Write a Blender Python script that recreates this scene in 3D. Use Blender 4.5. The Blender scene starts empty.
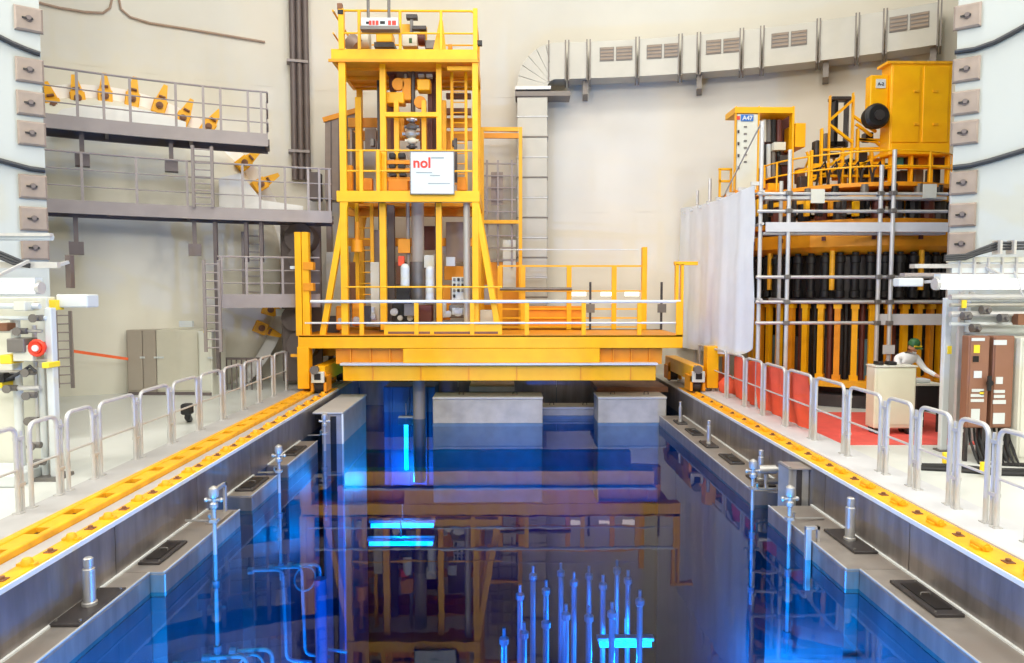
import bpy, bmesh, math, random
from mathutils import Vector, Matrix, Euler
random.seed(7)
S = bpy.context.scene
COL = S.collection
R = math.radians
PI = math.pi

# ------------------------------------------------------------------ camera
CAM_Z = 2.7
FPX = 700.0
PITCH = math.atan(41.5 / FPX)
YAW = math.atan(8.0 / FPX)
cam = bpy.data.cameras.new('camera')
cam.sensor_width = 36.0
cam.lens = FPX / 1024 * 36
cam.clip_end = 200
cam_o = bpy.data.objects.new('camera', cam)
COL.objects.link(cam_o)
cam_o.location = (0, 0, CAM_Z)
cam_o.rotation_euler = (PI / 2 - PITCH, 0, -YAW)
S.camera = cam_o

# ------------------------------------------------------------------ world, lights, exposure
w = bpy.data.worlds.new('world')
S.world = w
w.use_nodes = True
w.node_tree.nodes['Background'].inputs[0].default_value = (1.0, 0.98, 0.95, 1)
w.node_tree.nodes['Background'].inputs[1].default_value = 0.1
S.view_settings.view_transform = 'Standard'
S.view_settings.look = 'None'
S.view_settings.gamma = 1
S.view_settings.use_curve_mapping = False
S.view_settings.exposure = -0.05
S.cycles.use_denoising = True
S.cycles.max_bounces = 10
S.cycles.diffuse_bounces = 5
S.cycles.glossy_bounces = 4
S.cycles.transmission_bounces = 6
S.cycles.transparent_max_bounces = 16
S.cycles.volume_bounces = 0
S.cycles.caustics_reflective = False
S.cycles.caustics_refractive = False
S.cycles.sample_clamp_indirect = 4.0


def area(loc, tgt, size, power, col):
    l = bpy.data.lights.new('hall_flood_or_fill', 'AREA')
    l.shape = 'DISK'
    l.size = size
    l.energy = power
    l.color = col
    o = bpy.data.objects.new('hall_flood_or_fill', l)
    COL.objects.link(o)
    o.location = loc
    o.rotation_euler = (Vector(tgt) - Vector(loc)).to_track_quat('-Z', 'Y').to_euler()
    return o


WARM = (1.0, 0.955, 0.895)
# floodlights of the hall, hung under the dome in a ring and a row over the pool
for a in range(8):
    th = R(45 * a + 22.5)
    area((12 * math.sin(th), 12 * math.cos(th), 18.0), (9 * math.sin(th), 9 * math.cos(th), 0), 4.0, 540, WARM)
for yy in (-6, 2, 10):
    area((0, yy, 18.5), (0, yy + 4, 0), 4.0, 560, (1.0, 0.98, 0.95))
# floodlights on the polar crane girder behind and above the photographer
for xx in (-8, 0, 8):
    area((xx, -9, 12.0), (xx * 0.7, 16, 3.5), 3.0, 860, (1.0, 0.962, 0.91))

# added fill lights at the sides, brightening the white sheet and the shaded hatch
area((-15, 6, 11.0), (7, 18, 3.0), 2.5, 900, (1.0, 0.98, 0.95))
area((15, 6, 11.0), (-8, 18, 3.5), 2.5, 700, (1.0, 0.98, 0.95))

# ------------------------------------------------------------------ picture geometry to place coordinates
FWD = Vector((math.sin(YAW) * math.cos(PITCH), math.cos(YAW) * math.cos(PITCH), -math.sin(PITCH)))
RGT = Vector((math.cos(YAW), -math.sin(YAW), 0))
UPV = RGT.cross(FWD)
EYE = Vector((0, 0, CAM_Z))


def ray(u, v):
    return FWD * FPX + RGT * (u - 512) + UPV * (331.5 - v)


def V(u, v, Y):
    d = ray(u, v)
    return EYE + d * (Y / d.y)


def VZ(u, v, z):
    d = ray(u, v)
    return EYE + d * ((z - CAM_Z) / d.z)


def X_(u, Y, v=290):
    return V(u, v, Y).x


def Z_(v, Y, u=504):
    return V(u, v, Y).z


# ------------------------------------------------------------------ materials
def lin(c):
    return tuple(((x / 255) / 12.92 if x / 255 <= 0.04045 else ((x / 255 + 0.055) / 1.055) ** 2.4) for x in c)


MATS = {}


def mat(name, rgb, rough=0.5, metal=0.0, var=0.08, scale=3.0, stretch=(1, 1, 1), bump=0.0, bscale=40.0, rgb2=None, stain=None, spec=0.5):
    """procedural material: base colour broken up by noise, optional second stain colour, fine bump"""
    m = bpy.data.materials.new(name)
    m.use_nodes = True
    nt = m.node_tree
    b = nt.nodes['Principled BSDF']
    b.inputs['Roughness'].default_value = rough
    b.inputs['Metallic'].default_value = metal
    b.inputs['Specular IOR Level'].default_value = spec
    c = lin(rgb)
    tc = nt.nodes.new('ShaderNodeTexCoord')
    mp = nt.nodes.new('ShaderNodeMapping')
    mp.inputs['Scale'].default_value = stretch
    nt.links.new(tc.outputs['Object'], mp.inputs['Vector'])
    n = nt.nodes.new('ShaderNodeTexNoise')
    n.inputs['Scale'].default_value = scale
    n.inputs['Detail'].default_value = 6
    nt.links.new(mp.outputs['Vector'], n.inputs['Vector'])
    cr = nt.nodes.new('ShaderNodeValToRGB')
    e = cr.color_ramp.elements
    e[0].position = 0.3
    e[1].position = 0.72
    lo = lin(rgb2) if rgb2 else tuple(x * (1 - var) for x in c)
    hi = tuple(min(1, x * (1 + var * 0.6)) for x in c)
    e[0].color = (*lo, 1)
    e[1].color = (*hi, 1)
    nt.links.new(n.outputs['Fac'], cr.inputs['Fac'])
    out = cr.outputs['Color']
    if stain:
        n2 = nt.nodes.new('ShaderNodeTexNoise')
        n2.inputs['Scale'].default_value = stain[1]
        n2.inputs['Detail'].default_value = 4
        nt.links.new(tc.outputs['Object'], n2.inputs['Vector'])
        r2 = nt.nodes.new('ShaderNodeValToRGB')
        r2.color_ramp.elements[0].position = 0.5
        r2.color_ramp.elements[1].position = 0.75
        r2.color_ramp.elements[1].color = (stain[2], stain[2], stain[2], 1)
        nt.links.new(n2.outputs['Fac'], r2.inputs['Fac'])
        mx = nt.nodes.new('ShaderNodeMix')
        mx.data_type = 'RGBA'
        nt.links.new(r2.outputs['Color'], mx.inputs[0])
        nt.links.new(out, mx.inputs[6])
        mx.inputs[7].default_value = (*lin(stain[0]), 1)
        out = mx.outputs[2]
    nt.links.new(out, b.inputs['Base Color'])
    if bump:
        n3 = nt.nodes.new('ShaderNodeTexNoise')
        n3.inputs['Scale'].default_value = bscale
        n3.inputs['Detail'].default_value = 3
        nt.links.new(mp.outputs['Vector'], n3.inputs['Vector'])
        bp = nt.nodes.new('ShaderNodeBump')
        bp.inputs['Strength'].default_value = bump
        bp.inputs['Distance'].default_value = 0.02
        nt.links.new(n3.outputs['Fac'], bp.inputs['Height'])
        nt.links.new(bp.outputs['Normal'], b.inputs['Normal'])
    MATS[name] = m
    return m


def emis(name, rgb, strength):
    m = bpy.data.materials.new(name)
    m.use_nodes = True
    b = m.node_tree.nodes['Principled BSDF']
    b.inputs['Base Color'].default_value = (*lin(rgb), 1)
    b.inputs['Emission Color'].default_value = (*lin(rgb), 1)
    b.inputs['Emission Strength'].default_value = strength
    MATS[name] = m
    return m


M = MATS
mat('cream_wall', (226, 221, 207), 0.75, var=0.06, scale=0.35, bump=0.05, bscale=6, stain=((222, 206, 182), 0.16, 0.45))
mat('white_wall', (180, 185, 182), 0.7, var=0.03, scale=0.6, bump=0.05, bscale=10)
mat('ceiling_paint', (226, 221, 207), 0.8, var=0.04, scale=0.5)
mat('deck_paint', (208, 211, 205), 0.35, var=0.05, scale=0.8, stain=((196, 194, 184), 0.7, 0.4))
mat('kerb_grey', (176, 174, 172), 0.5, var=0.08, scale=3)
mat('kerb_white', (205, 206, 208), 0.5, var=0.06, scale=3)
mat('yellow_paint', (255, 184, 4), 0.42, var=0.10, scale=2.5, stain=((240, 150, 10), 1.3, 0.4))
mat('orange_paint', (236, 152, 18), 0.5, var=0.12, scale=2.5)
mat('worn_yellow', (244, 176, 30), 0.5, var=0.18, scale=5, stain=((190, 120, 40), 4, 0.4))
mat('liner_steel', (152, 145, 141), 0.36, 0.68, var=0.28, scale=2.0, stretch=(3, 3, 0.5), bump=0.06, bscale=14, stain=((112, 100, 94), 0.8, 0.6))
mat('ledge_steel', (168, 160, 152), 0.42, 0.55, var=0.2, scale=3, bump=0.05, bscale=20, stain=((138, 122, 112), 1.5, 0.6))
mat('pool_liner', (96, 112, 126), 0.4, 0.75, var=0.25, scale=1.5, stretch=(2, 2, 0.4))  # same steel, with the dark blue reflection of the water put into its colour
mat('weld_white', (222, 224, 222), 0.5, var=0.05)
mat('steel', (186, 184, 180), 0.4, 0.6, var=0.1, scale=5)
mat('dark_steel', (74, 70, 70), 0.45, 0.5, var=0.2, scale=4)
mat('galvanised', (202, 201, 198), 0.42, 0.35, var=0.08, scale=6)
mat('scaffold_tube', (205, 205, 205), 0.38, 0.4, var=0.08, scale=6)
mat('walkway_grey', (158, 148, 144), 0.55, 0.1, var=0.1, scale=2)
mat('walkway_dark', (112, 102, 100), 0.6, 0.1, var=0.1, scale=2)
mat('anchor_plate', (150, 136, 125), 0.55, 0.15, var=0.12, scale=5)
mat('pipe_brown', (112, 100, 96), 0.5, 0.2, var=0.12, scale=2)
mat('conduit_brown', (176, 150, 130), 0.6, var=0.05)
mat('duct_metal', (184, 180, 168), 0.45, 0.25, var=0.08, scale=1.5)
mat('duct_flange', (128, 120, 112), 0.5, 0.3, var=0.1)
mat('grille', (158, 140, 122), 0.6, 0.1, var=0.1)
mat('black', (24, 23, 24), 0.5, var=0.2)
mat('cable_black', (44, 46, 50), 0.5, var=0.1)
mat('black_metal', (40, 38, 38), 0.35, 0.4, var=0.2)
mat('white_paint', (208, 214, 214), 0.45, var=0.03)
mat('pale_panel', (214, 214, 200), 0.5, var=0.04)
mat('cabinet_beige', (208, 204, 186), 0.5, var=0.04)
mat('cabinet_grey', (172, 162, 148), 0.5, var=0.04)
mat('cabinet_brown', (142, 100, 78), 0.45, var=0.06)
mat('cart_cream', (214, 214, 190), 0.5, var=0.04)
mat('red_cloth', (247, 98, 66), 0.75, var=0.12, scale=3, bump=0.3, bscale=8)
mat('red_paint', (225, 62, 36), 0.4, var=0.08)
mat('tape_orange', (240, 110, 60), 0.6, var=0.05)
mat('concrete', (186, 180, 166), 0.8, var=0.16, scale=3, bump=0.2, bscale=25, stain=((140, 132, 120), 1.2, 0.5))
mat('concrete_pale', (206, 200, 186), 0.8, var=0.12, scale=3, bump=0.15, bscale=25)
mat('hatch_cream', (232, 229, 214), 0.6, var=0.05, scale=0.5)
mat('hatch_white', (246, 246, 244), 0.6, var=0.04, scale=0.8)
mat('brown_panel', (150, 134, 124), 0.55, 0.1, var=0.12)
mat('tarp_white', (246, 250, 253), 0.6, var=0.05, scale=2, bump=0.25, bscale=5)
mat('red_print', (228, 66, 50), 0.6, var=0.0)
mat('blue_print', (44, 110, 190), 0.5, var=0.02)
mat('grey_print', (150, 160, 160), 0.6, var=0.0)
mat('motor_grey', (120, 116, 112), 0.45, 0.4, var=0.15)
mat('maroon', (96, 44, 34), 0.5, var=0.15)
mat('teal', (70, 160, 170), 0.5, var=0.05)
mat('blue_tank', (52, 96, 150), 0.5, var=0.1)
mat('mat_red', (222, 88, 78), 0.7, var=0.1, scale=4)
mat('rust_brown', (134, 92, 66), 0.6, 0.2, var=0.2, scale=4)
mat('skin', (206, 152, 122), 0.55, var=0.05)
mat('coverall', (236, 238, 240), 0.8, var=0.04)
mat('helmet_green', (44, 92, 48), 0.4, var=0.08)
mat('yellow_label', (246, 214, 50), 0.5, var=0.02)
mat('pale_tube_metal', (112, 150, 162), 0.4, 0.3, var=0.1)
emis('tube_light', (255, 255, 250), 1.6)
emis('pool_lamp', (120, 225, 255), 7.0)
emis('strip_light', (255, 250, 240), 2.0)

# the plastic sheet lets light through
tn = M['tarp_white'].node_tree
pb_ = tn.nodes['Principled BSDF']
tl = tn.nodes.new('ShaderNodeBsdfTranslucent')
tl.inputs['Color'].default_value = (0.86, 0.9, 0.95, 1)
ms = tn.nodes.new('ShaderNodeMixShader')
ms.inputs[0].default_value = 0.06
tn.links.new(pb_.outputs[0], ms.inputs[1])
tn.links.new(tl.outputs[0], ms.inputs[2])
tn.links.new(ms.outputs[0], tn.nodes['Material Output'].inputs['Surface'])

# water: mirror by Fresnel over a clear, blue-absorbing volume
wm = bpy.data.materials.new('pool_water')
wm.use_nodes = True
nt = wm.node_tree
nt.nodes.clear()
o_ = nt.nodes.new('ShaderNodeOutputMaterial')
mix = nt.nodes.new('ShaderNodeMixShader')
fr = nt.nodes.new('ShaderNodeFresnel')
fr.inputs['IOR'].default_value = 1.34
tr = nt.nodes.new('ShaderNodeBsdfTransparent')
tr.inputs['Color'].default_value = (0.22, 0.64, 0.86, 1)
gl = nt.nodes.new('ShaderNodeBsdfGlossy')
gl.inputs['Roughness'].default_value = 0.015
tcw = nt.nodes.new('ShaderNodeTexCoord')
nw = nt.nodes.new('ShaderNodeTexNoise')
nw.inputs['Scale'].default_value = 2.2
nw.inputs['Detail'].default_value = 2
bw = nt.nodes.new('ShaderNodeBump')
bw.inputs['Strength'].default_value = 0.03
bw.inputs['Distance'].default_value = 0.03
nt.links.new(tcw.outputs['Object'], nw.inputs['Vector'])
nt.links.new(nw.outputs['Fac'], bw.inputs['Height'])
nt.links.new(bw.outputs['Normal'], gl.inputs['Normal'])
nt.links.new(fr.outputs[0], mix.inputs[0])
nt.links.new(tr.outputs[0], mix.inputs[1])
nt.links.new(gl.outputs[0], mix.inputs[2])
nt.links.new(mix.outputs[0], o_.inputs['Surface'])
va = nt.nodes.new('ShaderNodeVolumeAbsorption')
va.inputs['Color'].default_value = (0.0, 0.825, 0.95, 1)
va.inputs['Density'].default_value = 0.9
nt.links.new(va.outputs[0], o_.inputs['Volume'])
M['pool_water'] = wm

# ------------------------------------------------------------------ mesh helpers
LOC = {}


class MB:
    def __init__(s, mx=None):
        s.v = []
        s.f = []
        s.mx = mx

    def add(s, vs, fs):
        k = len(s.v)
        for p in vs:
            p = Vector(p)
            s.v.append(s.mx @ p if s.mx else p)
        s.f += [tuple(i + k for i in f) for f in fs]
        return s

    def box(s, x0, x1, y0, y1, z0, z1):
        return s.add([(x0, y0, z0), (x1, y0, z0), (x1, y1, z0), (x0, y1, z0), (x0, y0, z1), (x1, y0, z1), (x1, y1, z1), (x0, y1, z1)],
                     [(0, 3, 2, 1), (4, 5, 6, 7), (0, 1, 5, 4), (1, 2, 6, 5), (2, 3, 7, 6), (3, 0, 4, 7)])

    def prism(s, pts, vec):
        n = len(pts)
        vec = Vector(vec)
        a = [Vector(p) for p in pts]
        return s.add(a + [p + vec for p in a], [tuple(range(n))[::-1], tuple(range(n, 2 * n))] + [(i, (i + 1) % n, n + (i + 1) % n, n + i) for i in range(n)])

    def bar(s, p, q, wd, h=None):
        p, q = Vector(p), Vector(q)
        h = h or wd
        d = (q - p).normalized()
        up = Vector((0, 0, 1)) if abs(d.z) < 0.9 else Vector((0, 1, 0))
        a = d.cross(up).normalized()
        b = a.cross(d).normalized()
        a *= wd / 2
        b *= h / 2
        return s.add([p - a - b, p + a - b, p + a + b, p - a + b, q - a - b, q + a - b, q + a + b, q - a + b],
                     [(0, 3, 2, 1), (4, 5, 6, 7), (0, 1, 5, 4), (1, 2, 6, 5), (2, 3, 7, 6), (3, 0, 4, 7)])

    def tube(s, pts, r, n=8, closed=False):
        pts = [Vector(p) for p in pts]
        vs, fs = [], []
        m = len(pts)
        a = None
        for i, p in enumerate(pts):
            if closed:
                d = pts[(i + 1) % m] - pts[i - 1]
            else:
                d = pts[min(i + 1, m - 1)] - pts[max(i - 1, 0)]
            d.normalize()
            if a is None:
                up = Vector((0, 0, 1)) if abs(d.z) < 0.9 else Vector((0, 1, 0))
                a = d.cross(up).normalized()
            else:
                a = (a - d * a.dot(d)).normalized()
            b = d.cross(a)
            rr = r[i] if isinstance(r, (list, tuple)) else r
            for k in range(n):
                t = 2 * PI * k / n
                vs.append(p + a * (rr * math.cos(t)) + b * (rr * math.sin(t)))
        for i in range(m if closed else m - 1):
            j = (i + 1) % m
            for k in range(n):
                l = (k + 1) % n
                fs.append((i * n + k, i * n + l, j * n + l, j * n + k))
        if not closed:
            fs.append(tuple(range(n))[::-1])
            fs.append(tuple((m - 1) * n + k for k in range(n)))
        return s.add(vs, fs)

    def cyl(s, p, q, r, n=16, r2=None):
        return s.tube([p, q], [r, r if r2 is None else r2], n)

    def lathe(s, c, prof, n=24, a0=0.0, a1=2 * PI):
        """profile of (radius, z) turned about a vertical axis through c"""
        full = abs(a1 - a0 - 2 * PI) < 1e-6
        k = n if full else n + 1
        vs, fs = [], []
        c = Vector(c)
        for (r, z) in prof:
            for i in range(k):
                t = a0 + (a1 - a0) * i / n
                vs.append(c + Vector((r * math.sin(t), r * math.cos(t), z)))
        for j in range(len(prof) - 1):
            for i in range(n):
                l = (i + 1) % k
                fs.append((j * k + i, j * k + l, (j + 1) * k + l, (j + 1) * k + i))
        return s.add(vs, fs)

    def ball(s, c, rx, ry=None, rz=None, nu=12, nv=8):
        ry = ry or rx
        rz = rz or rx
        c = Vector(c)
        vs = [c + Vector((0, 0, -rz))]
        fs = []
        for j in range(1, nv):
            p = -PI / 2 + PI * j / nv
            for i in range(nu):
                t = 2 * PI * i / nu
                vs.append(c + Vector((rx * math.cos(p) * math.cos(t), ry * math.cos(p) * math.sin(t), rz * math.sin(p))))
        vs.append(c + Vector((0, 0, rz)))
        for i in range(nu):
            fs.append((0, 1 + (i + 1) % nu, 1 + i))
            for j in range(nv - 2):
                a = 1 + j * nu
                fs.append((a + i, a + (i + 1) % nu, a + nu + (i + 1) % nu, a + nu + i))
            fs.append((1 + (nv - 2) * nu + i, 1 + (nv - 2) * nu + (i + 1) % nu, len(vs) - 1))
        return s.add(vs, fs)

    def arcslab(s, r0, r1, t0, t1, z0, z1, n=24):
        """slab following the round wall; angles from the +Y axis"""
        vs, fs = [], []
        for i in range(n + 1):
            t = t0 + (t1 - t0) * i / n
            sn, cs = math.sin(t), math.cos(t)
            vs += [(r0 * sn, r0 * cs, z0), (r1 * sn, r1 * cs, z0), (r1 * sn, r1 * cs, z1), (r0 * sn, r0 * cs, z1)]
        for i in range(n):
            a, b = 4 * i, 4 * i + 4
            for k in range(4):
                l = (k + 1) % 4
                fs.append((a + k, b + k, b + l, a + l))
        fs += [(0, 1, 2, 3), (4 * n + 3, 4 * n + 2, 4 * n + 1, 4 * n)]
        return s.add(vs, fs)

    def arctube(s, r, t0, t1, z, rad, n=24, k=6):
        return s.tube([(r * math.sin(t0 + (t1 - t0) * i / n), r * math.cos(t0 + (t1 - t0) * i / n), z) for i in range(n + 1)], rad, k)

    def mesh(s, name, loc, mats, bevel=0.0):
        me = bpy.data.meshes.new(name)
        me.from_pydata([p - loc for p in s.v], [], s.f)
        bm = bmesh.new()
        bm.from_mesh(me)
        bmesh.ops.recalc_face_normals(bm, faces=bm.faces)
        if bevel:
            ed = [e for e in bm.edges if len(e.link_faces) == 2 and e.calc_face_angle() > 0.7]
            bmesh.ops.bevel(bm, geom=ed, offset=bevel, segments=1, affect='EDGES', clamp_overlap=True)
        bm.to_mesh(me)
        bm.free()
        for p in me.polygons:
            p.use_smooth = True
        me.set_sharp_from_angle(angle=R(32))
        me.materials.append(mats)
        return me

    def build(s, name, m, parent=None, bevel=0.0, label=None, cat=None, group=None, kind=None):
        if parent is not None:
            loc = LOC[parent]
        else:
            xs = [p.x for p in s.v]
            ys = [p.y for p in s.v]
            loc = Vector(((min(xs) + max(xs)) / 2, (min(ys) + max(ys)) / 2, min(p.z for p in s.v)))
        o = bpy.data.objects.new(name, s.mesh(name, loc, MATS[m], bevel))
        COL.objects.link(o)
        LOC[o] = loc
        if parent is not None:
            o.parent = parent
        else:
            o.location = loc
        tag(o, label, cat, group, kind)
        return o


def tag(o, label=None, cat=None, group=None, kind=None):
    if label:
        o['label'] = label
    if cat:
        o['category'] = cat
    if group:
        o['group'] = group
    if kind:
        o['kind'] = kind
    return o


def thing(name, loc, label, cat, group=None):
    o = bpy.data.objects.new(name, None)
    o.empty_display_size = 0.2
    COL.objects.link(o)
    o.location = loc
    LOC[o] = Vector(loc)
    return tag(o, label, cat, group)


def boxp(name, m, parent, *boxes, bevel=0.0, **k):
    b = MB()
    for bb in boxes:
        b.box(*bb)
    return b.build(name, m, parent, bevel, **k)


def barp(name, m, parent, p, q, wd, h=None, bevel=0.0, **k):
    return MB().bar(p, q, wd, h).build(name, m, parent, bevel, **k)


def tubep(name, m, parent, pts, r, n=8, **k):
    return MB().tube(pts, r, n).build(name, m, parent, **k)


def cylp(name, m, parent, p, q, r, n=16, r2=None, **k):
    return MB().cyl(p, q, r, n, r2).build(name, m, parent, **k)


def pbox(u0, u1, v0, v1, Y0, Y1):
    """box standing between depths Y0..Y1 whose front face spans the given picture rectangle"""
    a = V(u0, v1, Y0)
    b = V(u1, v0, Y0)
    return (a.x, b.x, Y0, Y1, a.z, b.z)


def copy_tree(o, parent=None, loc=None):
    c = o.copy()
    COL.objects.link(c)
    c.parent = parent
    if loc is not None:
        c.location = loc
    LOC[c] = Vector(loc) if loc is not None else LOC.get(parent, LOC[o])
    for ch in list(o.children):
        copy_tree(ch, c)
    return c


def rounded(pts, rad, n=4):
    """polyline with rounded inner corners"""
    pts = [Vector(p) for p in pts]
    out = [pts[0]]
    for i in range(1, len(pts) - 1):
        p = pts[i]
        a = p + (pts[i - 1] - p).normalized() * rad
        b = p + (pts[i + 1] - p).normalized() * rad
        for k in range(n + 1):
            t = k / n
            out.append(a * (1 - t) ** 2 + p * 2 * t * (1 - t) + b * t ** 2)
    out.append(pts[-1])
    return out


def frame(theta, r, z):
    """local x: along the round wall to the right, y: outwards into the wall, z: up"""
    s_, c_ = math.sin(theta), math.cos(theta)
    return Matrix(((c_, s_, 0, r * s_), (-s_, c_, 0, r * c_), (0, 0, 1, z), (0, 0, 0, 1)))


def th_(u):
    d = ray(u, 290)
    return math.atan2(d.x, d.y)


def onwall(u, v, r):
    """point of the round wall of radius r seen at that place of the photograph"""
    d = ray(u, v)
    h = math.hypot(d.x, d.y)
    return EYE + d * (r / h)


def text(name, body, size, m, parent, origin, xdir, zdir, ext=0.004, align='LEFT'):
    cu = bpy.data.curves.new(name, 'FONT')
    cu.body = body
    cu.size = size
    cu.extrude = ext
    cu.offset = size * 0.03
    cu.align_x = align
    cu.resolution_u = 3
    tmp = bpy.data.objects.new(name, cu)
    COL.objects.link(tmp)
    dg = bpy.context.evaluated_depsgraph_get()
    me = bpy.data.meshes.new_from_object(tmp.evaluated_get(dg))
    bpy.data.objects.remove(tmp)
    xd, zd = Vector(xdir).normalized(), Vector(zdir).normalized()
    nd = xd.cross(zd)
    T = Matrix.Identity(4)
    for i in range(3):
        T[i][0], T[i][1], T[i][2], T[i][3] = xd[i], zd[i], nd[i], Vector(origin)[i] - LOC[parent][i]
    me.transform(T)
    me.materials.clear()
    me.materials.append(MATS[m])
    o = bpy.data.objects.new(name, me)
    COL.objects.link(o)
    o.parent = parent
    LOC[o] = LOC[parent]
    return o


ORD = ['first', 'second', 'third', 'fourth', 'fifth', 'sixth', 'seventh', 'eighth', 'ninth', 'tenth', 'eleventh', 'twelfth', 'thirteenth', 'fourteenth', 'fifteenth', 'sixteenth']

# ================================================================== THE SETTING
RW = 23.0                      # radius of the round hall
XL, XR = -4.5, 4.75            # upper pool walls
PY0, PY1 = -4.0, 21.5          # ends of the pool
ZW = -0.84                     # water level
ZB = -12.0                     # pool bottom
ZL = -0.60                     # ledge level

b = MB().lathe((0, 0, 0), [(RW, -0.3), (RW, 20.0), (RW + 0.4, 20.0), (RW + 0.4, -0.3), (RW, -0.3)], 96)
wrd = b.build('wall_round', 'cream_wall', kind='structure', label='cream painted round wall of the hall')
LOC[wrd] = Vector(wrd.location)
for th_deg in range(-42, 46, 12):                 # weld beads of the wall lining
    a_ = R(th_deg + 3)
    MB().arcslab(RW - 0.008, RW, a_ - 0.0006, a_ + 0.0006, 0.0, 19.9, 1).build('weld_bead', 'cream_wall', wrd)
for zz in (5.2, 8.9):
    MB().arcslab(RW - 0.008, RW, R(-50), R(50), zz, zz + 0.025, 40).build('weld_bead', 'cream_wall', wrd)
MB().lathe((0, 0, 0), [(RW + 0.4, 20.0), (19, 23), (11, 25), (0.01, 25.6)], 64).build('ceiling', 'ceiling_paint', kind='structure', label='domed ceiling of the hall')
fl = MB()
fl.box(-23, XL, -23, 23, -0.3, 0.0)
fl.box(XR, 23, -23, 23, -0.3, 0.0)
fl.box(XL, XR, -23, PY0, -0.3, 0.0)
fl.box(XL, XR, PY1, 23, -0.3, 0.0)
fl.build('floor', 'deck_paint', kind='structure', label='pale painted deck around the pool')


def pool_wall(name, mb, lab):
    return mb.build(name, 'pool_liner', kind='structure', label=lab)


wl = pool_wall('wall_pool_left', MB().box(XL - 0.4, XL, PY0, PY1, ZB, -0.3), 'steel lined left side wall of the pool')
wr = pool_wall('wall_pool_right', MB().box(XR, XR + 0.4, PY0, PY1, ZB, -0.3), 'steel lined right side wall of the pool')
wb = pool_wall('wall_pool_back', MB().box(XL - 0.4, XR + 0.4, PY1, PY1 + 0.4, ZB, -0.3), 'steel lined far end wall of the pool')
pool_wall('wall_pool_front', MB().box(XL - 0.4, XR + 0.4, PY0 - 0.4, PY0, ZB, -0.3), 'steel lined near end wall of the pool')
MB().box(XL - 0.4, XR + 0.4, PY0 - 0.4, PY1 + 0.4, ZB - 0.3, ZB).build('floor_pool', 'pool_liner', kind='structure', label='bottom of the pool')
# liner panels, each a plate of its own
yy = 1.5
while yy < PY1 - 0.3:
    for (x0, x1, par) in ((XL, XL + 0.025, wl), (XR - 0.025, XR, wr)):
        boxp('liner_panel', 'liner_steel', par, (x0, x1, yy + 0.006, min(yy + 2.14, PY1 - 0.03), ZL - 0.02, -0.01))
    yy += 2.15
xx = XL + 0.05
while xx < XR - 0.3:
    boxp('liner_panel', 'liner_steel', wb, (xx, min(xx + 1.5, XR - 0.05), PY1 - 0.025, PY1, -2.4, -0.01))
    xx += 1.52

# ledges: tops of the lower pool walls
LEDGE = [(-4.14, -4.5, PY0, 8.05), (-3.97, -4.5, 8.06, 10.4), (-4.04, -4.5, 11.1, 12.35), (-4.08, -4.5, 13.1, 15.2),
         (4.2, 4.75, PY0, 8.05), (4.04, 4.75, 8.06, 10.5), (4.08, 4.75, 11.3, 18.2)]
LL = ['nearest steel ledge of the left pool wall', 'steel ledge of the left wall beyond the first corner', 'short steel ledge in the middle of the left wall', 'steel ledge of the left wall by the bridge',
      'nearest steel ledge of the right pool wall', 'steel ledge of the right wall beyond the first corner', 'long steel ledge of the right wall running to the bridge']
for i, (xi, xo, y0, y1) in enumerate(LEDGE):
    x0, x1 = min(xi, xo), max(xi, xo)
    o = boxp('trim_%d' % (i + 1), 'liner_steel', None, (x0, x1, y0, y1, -0.9, ZL - 0.015), bevel=0.012, kind='structure', label=LL[i])
    boxp('lit_top_plate', 'ledge_steel', o, (x0, x1, y0, y1, ZL - 0.015, ZL))  # light on the ledge top put into a lighter steel colour
    boxp('lower_wall', 'pool_liner', o, (x0, x1, y0, y1, ZB, -0.9))
    # bright rolled lip on the inner edge and the weld line along the wall
    s_ = 1 if xi < 0 else -1
    boxp('lip', 'galvanised', o, (min(xi, xi - s_ * 0.02), max(xi, xi - s_ * 0.02), y0, y1, ZL, ZL + 0.012))
    boxp('weld_strip', 'weld_white', o, (min(xo + s_ * 0.025, xo + s_ * 0.055), max(xo + s_ * 0.025, xo + s_ * 0.055), y0, y1, ZL, ZL + 0.02))
# kerbs
boxp('trim_8', 'kerb_grey', None, (-5.80, -5.27, PY0, 20.5, 0.0, 0.07), bevel=0.015, kind='structure', label='grey kerb below the left railing')
boxp('trim_9', 'kerb_white', None, (5.10, 5.80, PY0, 20.5, 0.0, 0.07), bevel=0.015, kind='structure', label='pale kerb below the right railing')
boxp('trim_10', 'kerb_grey', None, (-4.90, -4.70, PY0, 20.5, 0.0, 0.03), kind='structure', label='grey strip between the two left rails')
# water
MB().box(XL + 0.03, XR - 0.03, PY0 + 0.02, PY1 - 0.03, ZB + 0.01, ZW).build('pool_water', 'pool_water', kind='structure', label='still blue water of the pool')

# white concrete walls at the sides with anchor plates
WDIR = Vector((1.33, -1, 0)).normalized()
EDGE_R = Vector((X_(948, 12.5), 12.5, 0))
EDGE_L = Vector((X_(50, 12.5), 12.5, 0))


def side_wall(edge, sx, name, lab):
    d = Vector((sx * WDIR.x, WDIR.y, 0))
    back = Vector((sx * 0.75, 0.66, 0)).normalized() * 1.6
    a, c = edge, edge + d * 14
    return MB().prism([a, c, c + back, a + back], (0, 0, 19.5)).build(name, 'white_wall', kind='structure', label=lab), d


wL, dL = side_wall(EDGE_L, -1, 'wall_left', 'white concrete wall with anchor plates at the left')
wR, dR = side_wall(EDGE_R, 1, 'wall_right', 'white concrete wall with anchor plates at the right')


def wallpt(side, u, v):
    e, d = (EDGE_L, dL) if side < 0 else (EDGE_R, dR)
    n = Vector((-d.y, d.x, 0))
    r_ = ray(u, v)
    t = (e - EYE).dot(n) / r_.dot(n)
    return EYE + r_ * t


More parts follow.
